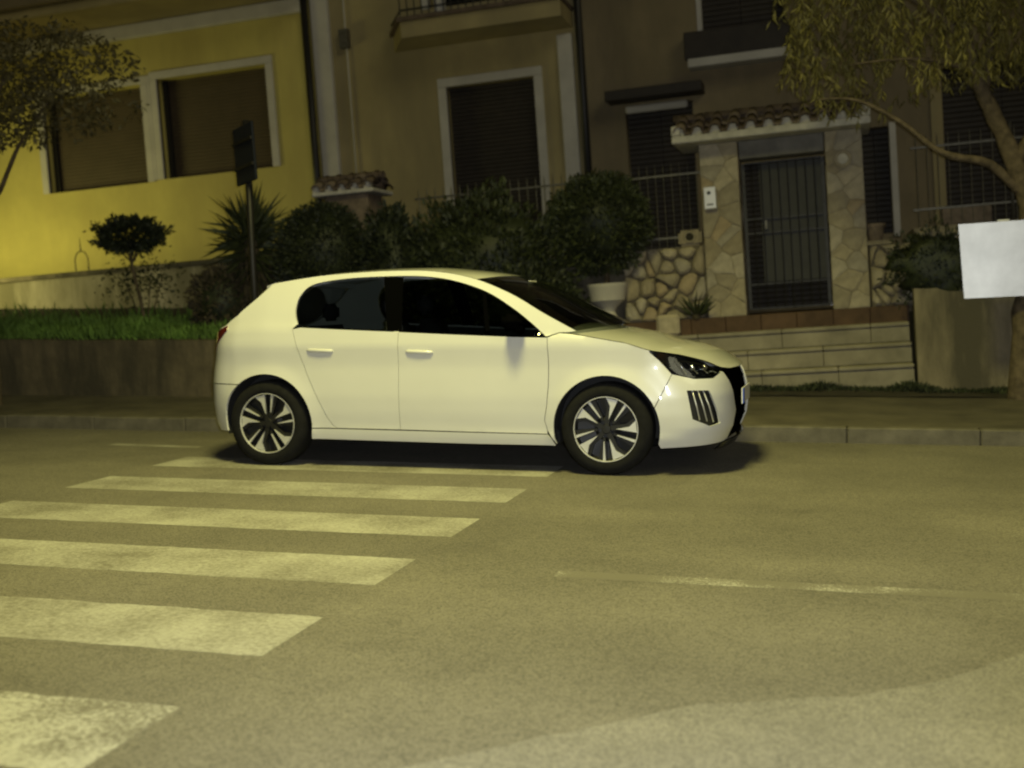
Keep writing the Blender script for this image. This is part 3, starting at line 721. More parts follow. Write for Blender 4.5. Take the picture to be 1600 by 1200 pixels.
# ---- right brown house
BY = 16.2
rh = thing('house','brown plastered house behind the gate with dark doors and balcony window','house',(0,18,1.0))
d1 = (-2.74,-1.80,1.06,4.0); u1 = (-1.68,-.50,4.62,6.9); n1 = (.36,.74,1.95,3.36); d2 = (1.42,2.9,1.2,4.02)
u3 = (1.6,2.7,4.9,6.8); gd = (-1.45,.15,1.06,3.05)
wall_front('wall',-3.355,6.5,BY,.9,9.0,.35,[d1,u1,n1,d2,u3,gd],M['brown'],rh)
MB().box((-3.355,BY+.352,.9),(-3.05,24,9.0)).build('side_wall', M['brown'], rh)
for nm,wv,mt in (('door',d1,'darkwood'),('window',u1,'darkwood'),('window',n1,'darkwood'),('door',d2,'darkwood'),('window',u3,'darkwood'),('door',gd,'darkwood')):
    wo = MB().box((wv[0]+.001,BY+.24,wv[2]+.001),(wv[1]-.001,BY+.27,wv[3]-.001)).build(nm, M['glassdark'], rh)
    xm = (wv[0]+wv[1])/2
    for a,b in ((wv[0]+.006,xm-.004),(xm+.004,wv[1]-.006)): shutter(wo,a,b,wv[2]+.006,wv[3]-.006,BY+.17,M[mt],.07,'leaf_panel')
    if nm == 'window' and wv is u1: MB().box((wv[0]+.004,BY+.05,wv[2]+.004),(wv[0]+.07,BY+.16,wv[3]-.004)).build('frame', M['trim'], wo)
frm = MB().bbox((.745,BY-.03,1.9),(.83,BY-.002,3.40),.006).build('window_trim', M['trim'], rh)
MB().bbox((1.27,BY-.03,1.1),(1.415,BY-.002,4.05),.006).build('door_trim', M['ochre'], rh)
MB().bbox((-2.95,BY-.38,4.05),(-1.62,BY-.002,4.19),.01).build('door_hood', M['darkwood'], rh)
MB().bbox((-2.72,BY-.10,3.90),(-1.86,BY-.002,4.0),.02).build('blind_box', M['trim'], rh)
MB().bbox((-1.84,BY-.26,4.50),(-.40,BY-.002,4.86),.01).build('balcony_box', M['darkwood'], rh)
MB().bbox((-1.80,BY-.30,4.38),(-.42,BY-.002,4.497),.01).build('sill', M['trim'], rh)
MB().tube([(-3.30,BY-.09,1.0),(-3.30,BY-.09,8.9)],.055,10).build('drainpipe', M['pipe'], rh, True)
MB().bbox((-3.6,BY-.8,9.003),(6.8,24.4,9.2),.02).build('roof', M['terracotta'], rh)

# =====================================================================================
# TREES AND PLANTS
# =====================================================================================
def branch(root, path, radii, name='limb', n=8):
    P_ = [Vector(q) for q in path]; Q = []; R_ = []
    for i in range(len(P_)-1):
        for k in range(5):
            u = k/5; p0 = P_[max(i-1,0)]; p1 = P_[i]; p2 = P_[i+1]; p3 = P_[min(i+2,len(P_)-1)]
            c = .5*((2*p1)+(-p0+p2)*u+(2*p0-5*p1+4*p2-p3)*u*u+(-p0+3*p1-3*p2+p3)*u**3)
            rr = radii[i]+(radii[i+1]-radii[i])*u
            Q.append(c+Vector((noise.noise(c*4),noise.noise(c*4+Vector((9,0,0))),0))*rr*.35); R_.append(rr*(1+.18*noise.noise(c*9)))
    Q.append(P_[-1]); R_.append(radii[-1])
    return MB().tube(Q,R_,n).build(name, M['bark'], root, True)

# right tree: leaning trunk at the right edge, drooping strands of narrow leaves
rtree = thing('drooping_tree','leaning tree with drooping narrow leaves at the right edge','tree',(1.62,11.75,.1))
branch(rtree,[(1.60,11.75,0.0),(1.66,11.75,.9),(1.74,11.75,1.75),(1.62,11.75,2.35),(1.40,11.72,2.95),(1.24,11.70,3.55),(1.1,11.7,4.3)],[.12,.10,.095,.085,.07,.055,.03],'trunk',10)
branch(rtree,[(1.70,11.75,2.0),(1.40,11.6,2.30),(1.0,11.45,2.42),(.62,11.4,2.75),(.25,11.35,2.98),(-.1,11.3,3.02)],[.05,.042,.03,.022,.015,.006])
branch(rtree,[(1.40,11.72,2.95),(1.48,11.8,3.5),(1.40,11.9,4.2)],[.05,.04,.02])
branch(rtree,[(1.24,11.7,3.5),(.8,11.6,3.9),(.2,11.6,4.25),(-.3,11.6,4.3)],[.045,.03,.02,.008])
branch(rtree,[(1.66,11.75,2.3),(2.0,11.7,3.0),(2.2,11.6,3.8)],[.06,.05,.02])
branch(rtree,[(1.30,11.72,3.2),(.9,11.5,3.3),(.55,11.4,3.32),(.2,11.3,3.3)],[.03,.02,.012,.005])
rg = np.random.default_rng(21); P = []; D = []
for s in range(1500):
    x = rg.uniform(-.35,2.7); y = 11.65+rg.normal(0,.38)
    low = np.interp(x,[-.4,-.1,.3,.8,1.2,1.6,2.2,2.7],[3.35,3.05,2.95,3.05,3.15,3.15,3.05,3.0])
    z = rg.uniform(low+.05,5.2)
    if noise.noise(Vector((x*1.6,y*1.3,z*1.4))) < -.17: continue
    ln = rg.uniform(.15,.5); dx,dy = rg.normal(0,.12,2); k = int(ln/.022)
    for i in range(k):
        u = i/k; q = (x+dx*u,y+dy*u,z-ln*u)
        if q[2] < low-.12+rg.uniform(-.05,.1): break
        P.append(q); D.append((rg.normal(0,.6),rg.normal(0,.6),-1.0))
link('crown', leaves_mesh('crown',P,D,.085,M['leaf3'],wid=.22,rng=rg), rtree)

# left tree
ltree = thing('street_tree','small leafy street tree at the left edge, its crown over the shuttered window','tree',(-8.75,10.4,.7))
branch(ltree,[(-8.78,10.4,.45),(-8.80,10.4,1.4),(-8.86,10.42,2.4),(-8.80,10.45,2.9)],[.075,.065,.058,.05],'trunk',10)
branch(ltree,[(-8.82,10.44,2.75),(-8.66,10.5,3.2),(-8.62,10.55,3.75),(-8.4,10.6,4.2)],[.045,.035,.025,.012])
branch(ltree,[(-8.84,10.44,2.6),(-8.55,10.5,2.95),(-8.30,10.55,3.4),(-7.9,10.55,3.8)],[.035,.028,.02,.01])
branch(ltree,[(-8.8,10.45,2.9),(-9.1,10.5,3.5),(-9.2,10.5,4.1)],[.04,.03,.012])
rg = np.random.default_rng(31); P = []; D = []
while len(P) < 5200:
    x = rg.uniform(-10.4,-6.75); z = rg.uniform(3.25,4.9); y = rg.normal(10.6,.42)
    e = ((x+8.35)/1.55)**2+((z-4.02)/.62)**2+((y-10.6)/1.1)**2
    if e > 1+.5*noise.noise(Vector((x*2.1,y*2,z*2.1))): continue
    if noise.noise(Vector((x*2.4,y*2,z*2.6+5))) < -.12: continue
    P.append((x,y,z)); D.append((rg.normal(0,1),rg.normal(0,1),rg.normal(-.4,.7)))
link('crown', leaves_mesh('crown',P,D,.075,M['leaf5'],wid=.4,rng=rg), ltree)

# small standard tree with mop head
tt = thing('mophead_tree','small standard tree with flat mop head in front of the yellow wall','tree',(-8.3,12.5,1.5))
branch(tt,[(-8.24,12.5,1.42),(-8.30,12.5,1.8),(-8.36,12.5,2.15),(-8.36,12.5,2.45)],[.022,.02,.018,.012],'trunk',8)
rg = np.random.default_rng(41); P = []; D = []
while len(P) < 4200:
    U = rg.normal(size=3); U /= np.linalg.norm(U); r_ = rg.uniform(.3,1)**.5
    q = np.array((-8.36,12.5,2.53))+U*r_*np.array((.43,.36,.21))*(1+.45*noise.noise(Vector(U)*2.5))
    if q[2] < 2.36 and abs(q[0]+8.36) < .12 and rg.uniform() < .5: continue
    P.append(q); D.append(U+rg.normal(0,.5,3)+(0,0,.2))
link('crown', leaves_mesh('crown',P,D,.06,M['leaf'],rng=rg), tt)
for a,b in ((-.3,2.5),(.28,2.48),(-.12,2.6),(.15,2.62)): branch(tt,[(-8.36,12.5,2.2),(-8.36+a*.5,12.5,2.35),(-8.36+a,12.5,b)],[.012,.009,.004],'twig',6)
branch(tt,[(-8.36,12.5,2.4),(-8.75,12.5,2.55),(-8.86,12.5,2.72)],[.008,.006,.003],'twig',6)
n = 260; P = np.array((-8.78,12.5,2.66))+rg.normal(0,.05,(n//6,3)); link('sprig', leaves_mesh('sprig',P,rg.normal(size=P.shape),.05,M['leaf'],rng=rg), tt)
# straggly bush lower down beside it
shrub = thing('straggly_bush','thin straggly bush at the foot of the mop headed tree','bush',(-8.5,12.9,1.5))
P = []; D = []
while len(P) < 650:
    q = np.array((-8.5,12.9,1.98))+rg.normal(0,1,3)*np.array((.26,.12,.15)); P.append(q); D.append(rg.normal(0,1,3)+(0,0,.4))
link('foliage', leaves_mesh('foliage',P,D,.055,M['leaf2'],rng=rg), shrub)
for a in (-.28,-.1,.12,.3): branch(shrub,[(-8.5+a*.2,12.9,1.45),(-8.5+a*.6,12.9,1.75),(-8.5+a,12.9,2.05)],[.010,.008,.004],'stem',6)

# yucca with a skirt of dry fronds
yx,yy = -6.62,12.25
yc = thing('yucca','spiky yucca with a thick skirt of dry fronds behind the sign post','yucca',(yx,yy,1.1))
branch(yc,[(yx,yy,1.05),(yx,yy,1.7),(yx+.03,yy,2.35)],[.12,.11,.08],'trunk',10)
rg = np.random.default_rng(51)
def rosette(c, n, L, elo, ehi, matn, nm, wid=.07):
    an = rg.uniform(0,2*np.pi,n); el = rg.uniform(elo,ehi,n)
    Dv = np.stack([np.cos(an)*np.cos(el),np.sin(an)*np.cos(el),np.sin(el)],1)
    Pv = np.array(c)+np.stack([np.zeros(n),np.zeros(n),rg.uniform(-.22,.12,n)],1)+Dv*.04
    link(nm, leaves_mesh(nm,Pv,Dv,L,M[matn],wid=wid,rng=rg,bend=.1), yc)
rosette((yx+.03,yy,2.34),330,.46,-.5,1.45,'leaf4','leaf_crown',.085)
rosette((yx+.03,yy,2.08),320,.42,-1.2,-.1,'leaf4','lower_leaves',.085)
n = 800; an = rg.uniform(0,2*np.pi,n); zz = rg.uniform(1.45,2.2,n)
Pv = np.stack([yx+.12*np.cos(an),yy+.12*np.sin(an),zz],1); Dv = np.stack([np.cos(an)*.45,np.sin(an)*.45,-np.ones(n)],1)+rg.normal(0,.12,(n,3))
link('dry_skirt', leaves_mesh('dry_skirt',Pv,Dv,.42,M['dryleaf'],wid=.10,rng=rg,bend=.1), yc)
shrub_ball('mound_shrub','rounded brownish shrub at the foot of the yucca','shrub',(-6.92,12.05,1.62),(.36,.32,.40),(-6.92,12.05,1.15),2600,.06,M['dryleaf'],.10,seed=19)

# =====================================================================================
# STREET FURNITURE
# =====================================================================================
sg = thing('road_sign','dark square road sign seen from behind on a slim grey post','sign',(-5.7,10.6,.5))
MB().tube([(-5.735,10.6,zw(-5.73,10.6)-.1),(-5.69,10.6,2.0),(-5.64,10.6,3.36)],.036,10).build('post', M['pipe'], sg, True)
W = Matrix.Translation((-5.66,10.565,3.02)) @ Matrix.Rotation(math.radians(-42),4,'Z')
MB().bbox((-.29,-.012,-.29),(.29,.012,.29),.012).build('panel', M['signback'], sg, world=W)
MB().box((-.27,-.032,-.14),(.27,-.014,-.11)).build('bracket', M['pipe'], sg, world=W)
MB().box((-.27,-.032,.11),(.27,-.014,.14)).build('bracket', M['pipe'], sg, world=W)
MB().box((-.24,.013,-.24),(.24,.0145,.24)).build('sign_face', M['sign'], sg, world=W)

# blank metal board fixed to the leaning tree
bd = thing('metal_board','blank bright galvanised metal board fixed to the trunk at the right edge','board',(1.45,11.5,1.0))
q = [(-.335,.345),(.335,.345),(.275,-.345),(-.30,-.345)]
W = Matrix.Translation((1.425,11.50,1.41)) @ Matrix.Rotation(math.radians(1.2),4,'Y') @ Matrix.Rotation(math.radians(-4.5),4,'Z') @ Matrix.Rotation(math.radians(1.5),4,'X')
MB().prism(q,-.006,.006).build('board_panel', M['sheet'], bd, world=W)
MB().box((.0,-.010,.347),(.10,.006,.362)).build('top_clip', M['white'], bd, world=W)
MB().box((-.05,.007,-.3),(.22,.03,-.26)).build('fixing_batten', M['pipe'], bd, world=W)
MB().box((-.05,.007,.26),(.28,.03,.30)).build('fixing_batten', M['pipe'], bd, world=W)

# street lamps of the place, outside the picture: one over the near pavement, one in the raised garden
def street_lamp(label, base, head, power, target, color, angle, blend, rad=.8):
    t = thing('street_lamp', label, 'street lamp', base, group='street lamps')
    b = Vector(base); h = Vector(head)
    MB().tube([b,(b.x,b.y,h.z-.5),(b.x+(h.x-b.x)*.3,b.y+(h.y-b.y)*.3,h.z-.05),(h.x,h.y,h.z+.12)],[.07,.05,.04,.035],12).build('pole', M['ironpale'], t, True)
    MB().lathe([(0,.20),(.08,.19),(.24,.07),(.25,.04),(.22,.04),(.07,.15),(0,.16)],head,24).build('lamp_hood', M['ironpale'], t, True)
    lo = lamp_light('lamp_bulb','SPOT',head,power,color,rad,target,angle,blend)
street_lamp('tall street lamp leaning over the road from the near pavement', (-4.9,.3,zr(-4.9)), (-1.7,4.6,7.8), 3050, (-1.6,5.2,0), SODIUM, 130, 1.0)
street_lamp('low lamp post in the raised garden left of the picture', (-14.3,12.6,1.6), (-13.8,13.0,2.4), 430, (-11.2,16.15,1.6), (1.0,.92,.30), 140, 1.0)


# =====================================================================================
# CAR
# =====================================================================================
# ---- car body surface: plan outline (t along the outline, t = x on the straight flank) lofted over height
def cr_spline(P, n=24):
    P = np.asarray(P, float); out = []
    Q = np.vstack([2*P[0]-P[1], P, 2*P[-1]-P[-2]])
    for i in range(1, len(Q)-2):
        p0, p1, p2, p3 = Q[i-1], Q[i], Q[i+1], Q[i+2]
        for k in range(n):
            u = k/n
            out.append(.5*((2*p1)+(-p0+p2)*u+(2*p0-5*p1+4*p2-p3)*u*u+(-p0+3*p1-3*p2+p3)*u**3))
    out.append(P[-1]); return np.array(out)
_rear = cr_spline([(.02,0),(.03,.2),(.06,.38),(.11,.55),(.16,.66),(.235,.755),(.33,.815),(.45,.848)])
_front = cr_spline([(3.5,.86),(3.70,.842),(3.85,.795),(3.97,.70),(4.05,.545),(4.09,.32),(4.105,.12),(4.107,0)])
_mid = np.array([(x, np.interp(x,[.45,.7,1.1,1.7,2.3,2.9,3.25,3.5],[.848,.862,.855,.850,.850,.855,.866,.86])) for x in np.linspace(.45,3.5,120)])
_r = np.concatenate([[0],np.cumsum(np.hypot(*np.diff(_rear,axis=0).T))]); _r = .45-(_r[-1]-_r)
_f = 3.5+np.concatenate([[0],np.cumsum(np.hypot(*np.diff(_front,axis=0).T))])
PT = np.concatenate([_r[:-1],_mid[:,0],_f[1:]]); PX = np.concatenate([_rear[:-1,0],_mid[:,0],_front[1:,0]]); PW = np.concatenate([_rear[:-1,1],_mid[:,1],_front[1:,1]])
T0, TC = PT[0], PT[-1]
_dx = np.gradient(PX,PT); _dw = np.gradient(PW,PT); _l = np.hypot(_dx,_dw); NX = -_dw/_l; NW = _dx/_l
NX[-1], NW[-1], NX[0], NW[0] = 1,0,-1,0
def sstep(a,b,x):
    u = np.clip((x-a)/(b-a),0,1); return u*u*(3-2*u)
def zbelt(t): return np.interp(t,[.0,.6,1.0,1.72,2.85,3.1],[1.0,1.025,1.02,.98,.935,.93])
ARCH = ((.715,.315),(3.255,.315)); AR = .362
def off(t,z):
    x = np.interp(t,PT,PX)
    s_ = np.interp(z,[.12,.19,.26,.30,.40,.52,.64,.74,.82,.88,.93,1.02],[-.09,-.04,-.02,-.022,-.008,0,-.006,-.012,-.006,0,-.010,-.028])
    for (ax,az) in ARCH:
        d = np.hypot(x-ax,z-az); s_ = s_+.014*np.exp(-((d-.36)/.05)**2)
    f_ = np.interp(z,[.12,.22,.32,.42,.55,.63,.70,.76,.82,.9],[-.12,-.05,-.008,0,-.004,-.02,-.045,-.085,-.14,-.25])
    r_ = np.interp(z,[.2,.3,.45,.6,.7,.8,.95,1.0],[-.07,-.02,0,0,-.012,-.03,-.05,-.06])
    wf = sstep(3.52,3.95,t); wr = 1-sstep(.0,.5,t)
    return s_*(1-wf)*(1-wr)+f_*wf+r_*wr
def surf(t,z,d=0.0):
    """point (x, half width, z) on the flank; d = extra outward offset"""
    zb = zbelt(t); zl = min(z,zb); dz = max(0.,z-zb)
    o = off(t,zl)-(.012*min(1,dz/.02)+.33*dz+.32*dz*dz)+d
    return np.array([np.interp(t,PT,PX)+np.interp(t,PT,NX)*o, np.interp(t,PT,PW)+np.interp(t,PT,NW)*o, z])
def ztop(t): return float(np.interp(t,[2.85,3.05,3.4,3.6,3.75,3.9,4.05,4.3,TC],[.975,.955,.912,.875,.835,.79,.75,.725,.72]))

def ZT(t): return float(np.interp(t,[2.85,3.05,3.4,3.55,3.75,3.9,4.01,4.14,4.3,TC],[.975,.957,.897,.848,.816,.788,.766,.722,.706,.70]))
ZRT = [.70,.80,1.078,1.375,1.672,1.966,2.265,2.565,2.811,3.07]; ZRZ = [1.335,1.354,1.390,1.410,1.417,1.406,1.350,1.234,1.100,.968]
_zs = cr_spline(list(zip(ZRT,ZRZ)),12)
def zrail(t): return float(np.interp(t,_zs[:,0],_zs[:,1]))

cyaw = -.0185; sl_ = math.atan(SLOPE)
cX = Vector((math.cos(cyaw)*math.cos(sl_),math.sin(cyaw),-math.sin(sl_)*math.cos(cyaw))).normalized()
cZ = Vector((math.sin(sl_),0,math.cos(sl_))); cY = cZ.cross(cX).normalized(); cZ = cX.cross(cY)
cO = Vector((-4.0978,7.616,SLOPE*4.0978+.31))-cX*.70-cZ*.31+cY*.85
CW = Matrix(((cX.x,cY.x,cZ.x,cO.x),(cX.y,cY.y,cZ.y,cO.y),(cX.z,cY.z,cZ.z,cO.z),(0,0,0,1)))
car = thing('parked_car','white five door hatchback car parked at the kerb over the crossing','car',mat4=CW)

M['carpaint'] = mat('white_car_paint', (.72,.72,.69), .32, var=.03, scale=2, coat=1.0)
M['cartrim'] = mat('black_gloss_trim', (.012,.012,.012), .15, coat=.5)
M['mattetrim'] = mat('black_matte_trim', (.002,.002,.002), .5, spec=.0)
M['tyre'] = mat('tyre_rubber', (.011,.011,.011), .9, spec=.2, var=.3, scale=20, bump=.2)
M['alloy'] = mat('machined_alloy', (.74,.74,.73), .36, .45)
M['alloydark'] = mat('dark_alloy', (.03,.03,.03), .4, .5)
M['seat'] = mat('seat_fabric', (.05,.05,.05), .85, var=.2, scale=30)
M['headliner'] = mat('headliner', (.30,.30,.29), .9)
M['chrome'] = mat('chrome', (.75,.75,.76), .12, 1.0)
M['redlens'] = mat('red_lens', (.09,.012,.010), .12, coat=.6)
M['plate'] = mat('plate_white', (.85,.85,.85), .35)
M['plateblue'] = mat('plate_blue', (.02,.07,.45), .4)
M['underbody'] = mat('underbody', (.02,.02,.02), .9)
def glass(name, tint, rough=.02):
    m = bpy.data.materials.new(name); m.use_nodes = True; N = m.node_tree.nodes; L = m.node_tree.links
    N.remove(N['Principled BSDF']); o = N['Material Output']
    t = N.new('ShaderNodeBsdfTransparent'); t.inputs[0].default_value = (*tint,1)
    g = N.new('ShaderNodeBsdfGlossy'); g.inputs['Roughness'].default_value = rough; g.inputs[0].default_value = (.9,.9,.9,1)
    f = N.new('ShaderNodeFresnel'); f.inputs[0].default_value = 1.5
    x = N.new('ShaderNodeMixShader'); L.new(f.outputs[0],x.inputs[0]); L.new(t.outputs[0],x.inputs[1]); L.new(g.outputs[0],x.inputs[2]); L.new(x.outputs[0],o.inputs[0])
    return m
M['carglass'] = glass('tinted_car_glass',(.30,.33,.31)); M['lens'] = glass('clear_lens',(.85,.87,.88))

def inpoly(P, x, y):
    c = False; n = len(P); j = n-1
    for i in range(n):
        xi,yi = P[i]; xj,yj = P[j]
        if (yi > y) != (yj > y) and x < (xj-xi)*(y-yi)/(yj-yi)+xi: c = not c
        j = i
    return c
def densify(P, s):
    out = []
    for i in range(len(P)):
        a,b = np.array(P[i]),np.array(P[(i+1)%len(P)]); k = max(1,int(math.ceil(np.linalg.norm(b-a)/s)))
        for j in range(k): out.append(tuple(a+(b-a)*j/k))
    return out
def shrink(P, g):
    A = sum(P[i][0]*P[(i+1)%len(P)][1]-P[(i+1)%len(P)][0]*P[i][1] for i in range(len(P))); s = 1 if A > 0 else -1
    out = []
    for i in range(len(P)):
        a,b,c = np.array(P[i-1]),np.array(P[i]),np.array(P[(i+1)%len(P)])
        d1 = (b-a)/(np.linalg.norm(b-a)+1e-9); d2 = (c-b)/(np.linalg.norm(c-b)+1e-9)
        n1 = np.array((-d1[1],d1[0]))*s; n2 = np.array((-d2[1],d2[0]))*s; n_ = n1+n2; l = np.linalg.norm(n_)
        out.append(tuple(b+(n_/l*g if l > .2 else n1*g)))
    return out
def panel_geo(poly, holes=(), d=0., step=.035, edge=.02, skirt=.016, gap=.0025, side=-1):
    P = densify(shrink(poly,gap) if gap else list(poly),edge); H = [densify(h,edge) for h in holes]
    pts = [Vector(q) for q in P]; edges = [(i,(i+1)%len(P)) for i in range(len(P))]
    for h in H:
        o = len(pts); pts += [Vector(q) for q in h]; edges += [(o+i,o+(i+1)%len(h)) for i in range(len(h))]
    nb = len(pts); B = np.array([tuple(q) for q in pts])
    xs = [q[0] for q in P]; ys = [q[1] for q in P]; j = 0; y = min(ys)+step/2
    while y < max(ys):
        x = min(xs)+(step/2 if j%2 else step*.0)+.003
        while x < max(xs):
            if inpoly(P,x,y) and not any(inpoly(h,x,y) for h in H):
                if np.min(np.hypot(B[:nb,0]-x,B[:nb,1]-y)) > step*.45: pts.append(Vector((x,y)))
            x += step
        y += step*.87; j += 1
    vo,_,fo,*_ = delaunay_2d_cdt(pts,edges,[],0,1e-6)
    F = []
    for f in fo:
        if abs((vo[f[1]][0]-vo[f[0]][0])*(vo[f[2]][1]-vo[f[0]][1])-(vo[f[2]][0]-vo[f[0]][0])*(vo[f[1]][1]-vo[f[0]][1])) < 4e-6: continue
        cx = sum(vo[i][0] for i in f)/3; cy = sum(vo[i][1] for i in f)/3
        if inpoly(P,cx,cy) and not any(inpoly(h,cx,cy) for h in H): F.append(tuple(f))
    def mp(t,z,dd):
        q = surf(t,z,dd); return (q[0],side*q[1],q[2])
    V = [mp(v[0],v[1],d) for v in vo]
    # orient outward
    out = []
    for f in F:
        a,b,c = (Vector(V[i]) for i in f); n_ = (b-a).cross(c-a)
        x,w,_z = surf(*vo[f[0]],.05); ref = Vector((x,side*w,_z))-Vector(mp(*vo[f[0]],0))
        out.append(f if n_.dot(ref) > 0 else f[::-1])
    nF = len(out); sk = []
    if skirt:
        cnt = {}
        for f in out:
            for i in range(3): e = (f[i],f[(i+1)%3]); cnt[e] = 1
        for (a,b) in list(cnt):
            if (b,a) not in cnt:
                n0 = len(V); V += [V[a],V[b],mp(*vo[b],d-skirt),mp(*vo[a],d-skirt)]; sk.append((n0+1,n0,n0+3,n0+2))
    return V,out,sk
def panel(name, poly, mat_, parent=None, holes=(), both=True, join=False, **kw):
    res = []; acc = MB()
    for side in ((-1,1) if (both or join) else (-1,)):
        V,F,S = panel_geo(poly,holes,side=side,**kw)
        if join: acc.add(V,F+S); continue
        me = mesh(name,V,F+S,mat_); me.polygons.foreach_set('use_smooth',[True]*len(F)+[False]*len(S)); res.append(link(name,me,parent or car,local=True))
    if join:
        me = mesh(name,acc.v,acc.f,mat_,True); bm = bmesh.new(); bm.from_mesh(me)
        bmesh.ops.remove_doubles(bm,verts=[v for v in bm.verts if abs(v.co.y) < 1e-3],dist=2e-3); bm.to_mesh(me); bm.free()
        return link(name,me,parent or car,local=True)
    return res
def arc(c, r, a0, a1, n=28): return [(c[0]+r*math.cos(a0+(a1-a0)*i/n),c[1]+r*math.sin(a0+(a1-a0)*i/n)) for i in range(n+1)]
A1,A2 = ARCH; PI = math.pi
win_top = [tuple(q) for q in cr_spline([(.968,1.04),(.945,1.10),(.938,1.163),(.958,1.247),(1.044,1.325),(1.287,1.363),(1.585,1.374),(1.878,1.369),(2.127,1.332),(2.376,1.251),(2.578,1.138),(2.728,1.032),(2.839,.940)],6)]
belt = [(2.839,.936),(2.603,.942),(2.135,.962),(1.71,.983),(1.255,1.004),(1.0,1.018)]
doorF = [(2.853,.936),(2.860,.78),(2.859,.619),(2.846,.48),(2.826,.37),(2.845,.30),(2.875,.25)]
doorR = [(.935,1.005),(.965,.91),(1.004,.793),(1.05,.675),(1.101,.562),(1.192,.376),(1.232,.312),(1.27,.287)]
headl = [(3.553,.836),(3.615,.784),(3.70,.692),(3.857,.657),(4.019,.656),(4.138,.696),(4.012,.757),(3.90,.780),(3.749,.806)]
vent = [(3.797,.58),(3.96,.575),(4.025,.44),(4.06,.352),(3.968,.335),(3.835,.389)]
panel('front_fender', arc(A2,AR,PI+.30,math.radians(25))+[(3.70,.688),(3.615,.780),(3.553,.834),(3.553,.846)]+[(t,ZT(t)-.002) for t in (3.48,3.4,3.3,3.2,3.1,3.0,2.93)]+doorF, M['carpaint'])
panel('front_door', [(1.762,.982),(1.760,.285),(2.30,.278),(2.845,.276)]+[(2.845,.30),(2.826,.37),(2.846,.48),(2.859,.619),(2.860,.78),(2.853,.936)]+belt[:4], M['carpaint'])
panel('rear_door', [(1.760,.285),(1.762,.980),(1.255,1.004),(1.0,1.018)]+doorR, M['carpaint'])
panel('side_skirt', [(1.077,.283),(1.066,.205),(1.7,.197),(2.3,.192),(2.90,.195),(2.875,.245),(2.845,.274),(2.30,.276),(1.27,.284)], M['carpaint'])
rail = [(t,zrail(t)) for t in np.linspace(3.05,.70,44)]
panel('side_frame', [(1.076,.287),(1.268,.289)]+doorR[::-1][1:]+win_top+[(2.853,.942),(2.93,.966),(3.0,.968)]+rail+[(.60,1.24),(.47,1.13),(.34,1.045),(.20,.99),(.06,.91),(.0,.75),(.0,.602),(.30,.602),(.492,.602)]+arc(A1,AR,math.acos(-.223/.362),-.08,26), M['carpaint'], step=.04)
panel('rear_bumper', [(.49,.598)]+arc(A1,AR,math.acos(-.225/.362)+.02,PI+.18,10)+[(.30,.245),(.0,.24),(-.3,.25),(T0,.26),(T0,.598),(-.3,.598),(.0,.598)], M['carpaint'], join=True)
panel('tailgate', [(.0,.602),(.0,.75),(.06,.908),(.20,.986),(-.25,.985),(T0,.99),(T0,.602)], M['carpaint'], join=True)
panel('tail_lamp', [(-.10,.79),(.12,.84),(.26,.91),(.375,1.0),(.36,1.035),(.20,.985),(.09,.925),(-.10,.90)], M['redlens'], d=.006, skirt=.012)
fb = panel('front_bumper', arc(A2,AR,math.radians(24.5),-.26,10)+[(3.62,.19),(3.9,.20),(4.15,.212),(4.235,.225),(4.25,.30),(4.295,.421),(4.225,.601),(4.16,.684),(4.138,.694),(4.019,.654),(3.857,.655),(3.70,.688)], M['carpaint'], holes=[vent], step=.03)
panel('grille', [(4.235,.225),(4.25,.30),(4.295,.421),(4.225,.601),(4.16,.684),(4.3,.70),(TC,.698),(TC,.22)], M['mattetrim'], join=True, d=-.03, gap=0)
lip = panel('front_lip', [(4.10,.165),(4.16,.208),(4.235,.222),(TC,.218),(TC,.165)], M['cartrim'], join=True, d=.012, gap=0)
panel('air_vent', vent, M['black'], d=-.035, skirt=0, gap=0)
for side in (-1,1):
    for k in range(3):
        u = .25+.25*k; a = np.array(vent[0])*(1-u)+np.array(vent[1])*u; b = np.array(vent[5])*(1-u)+np.array(vent[3])*u; mid = np.array((3.805*(1-u)+4.03*u,.47))
        q = [surf(*a,-.012),surf(*((a+b)/2),-.008),surf(*b,-.012)]
        MB().tube([(v[0],side*v[1],v[2]) for v in q],.005,6).build('light_bar', M['alloy'], car, True, local=True)
    hh = None
for o in panel('headlight', headl, M['cartrim'], d=-.035, skirt=0, gap=0):
    side = -1 if o.data.vertices[0].co.y < 0 else 1
    for k in range(4):
        t0 = 3.73+.09*k; q = [surf(t0,.785-.03*k,-.012),surf(t0+.04,.735-.012*k,-.010),surf(t0+.075,.685,-.012)]
        MB().tube([(v[0],side*v[1],v[2]) for v in q],.006,6).build('light_strip', M['chrome'], o, True, local=True)
    for t_ in (3.86,3.98):
        q = surf(t_,.725,-.022); V,F = blob_mesh((q[0],side*q[1],q[2]),.022,.022,.022,0,1,0,2); MB().add(V,F).build('projector', M['chrome'], o, True, local=True)
    V,F,S = panel_geo(headl,d=-.002,skirt=0,gap=.001,side=side); me = mesh('lens',V,F,M['lens'],True); link('lens',me,o,local=True)

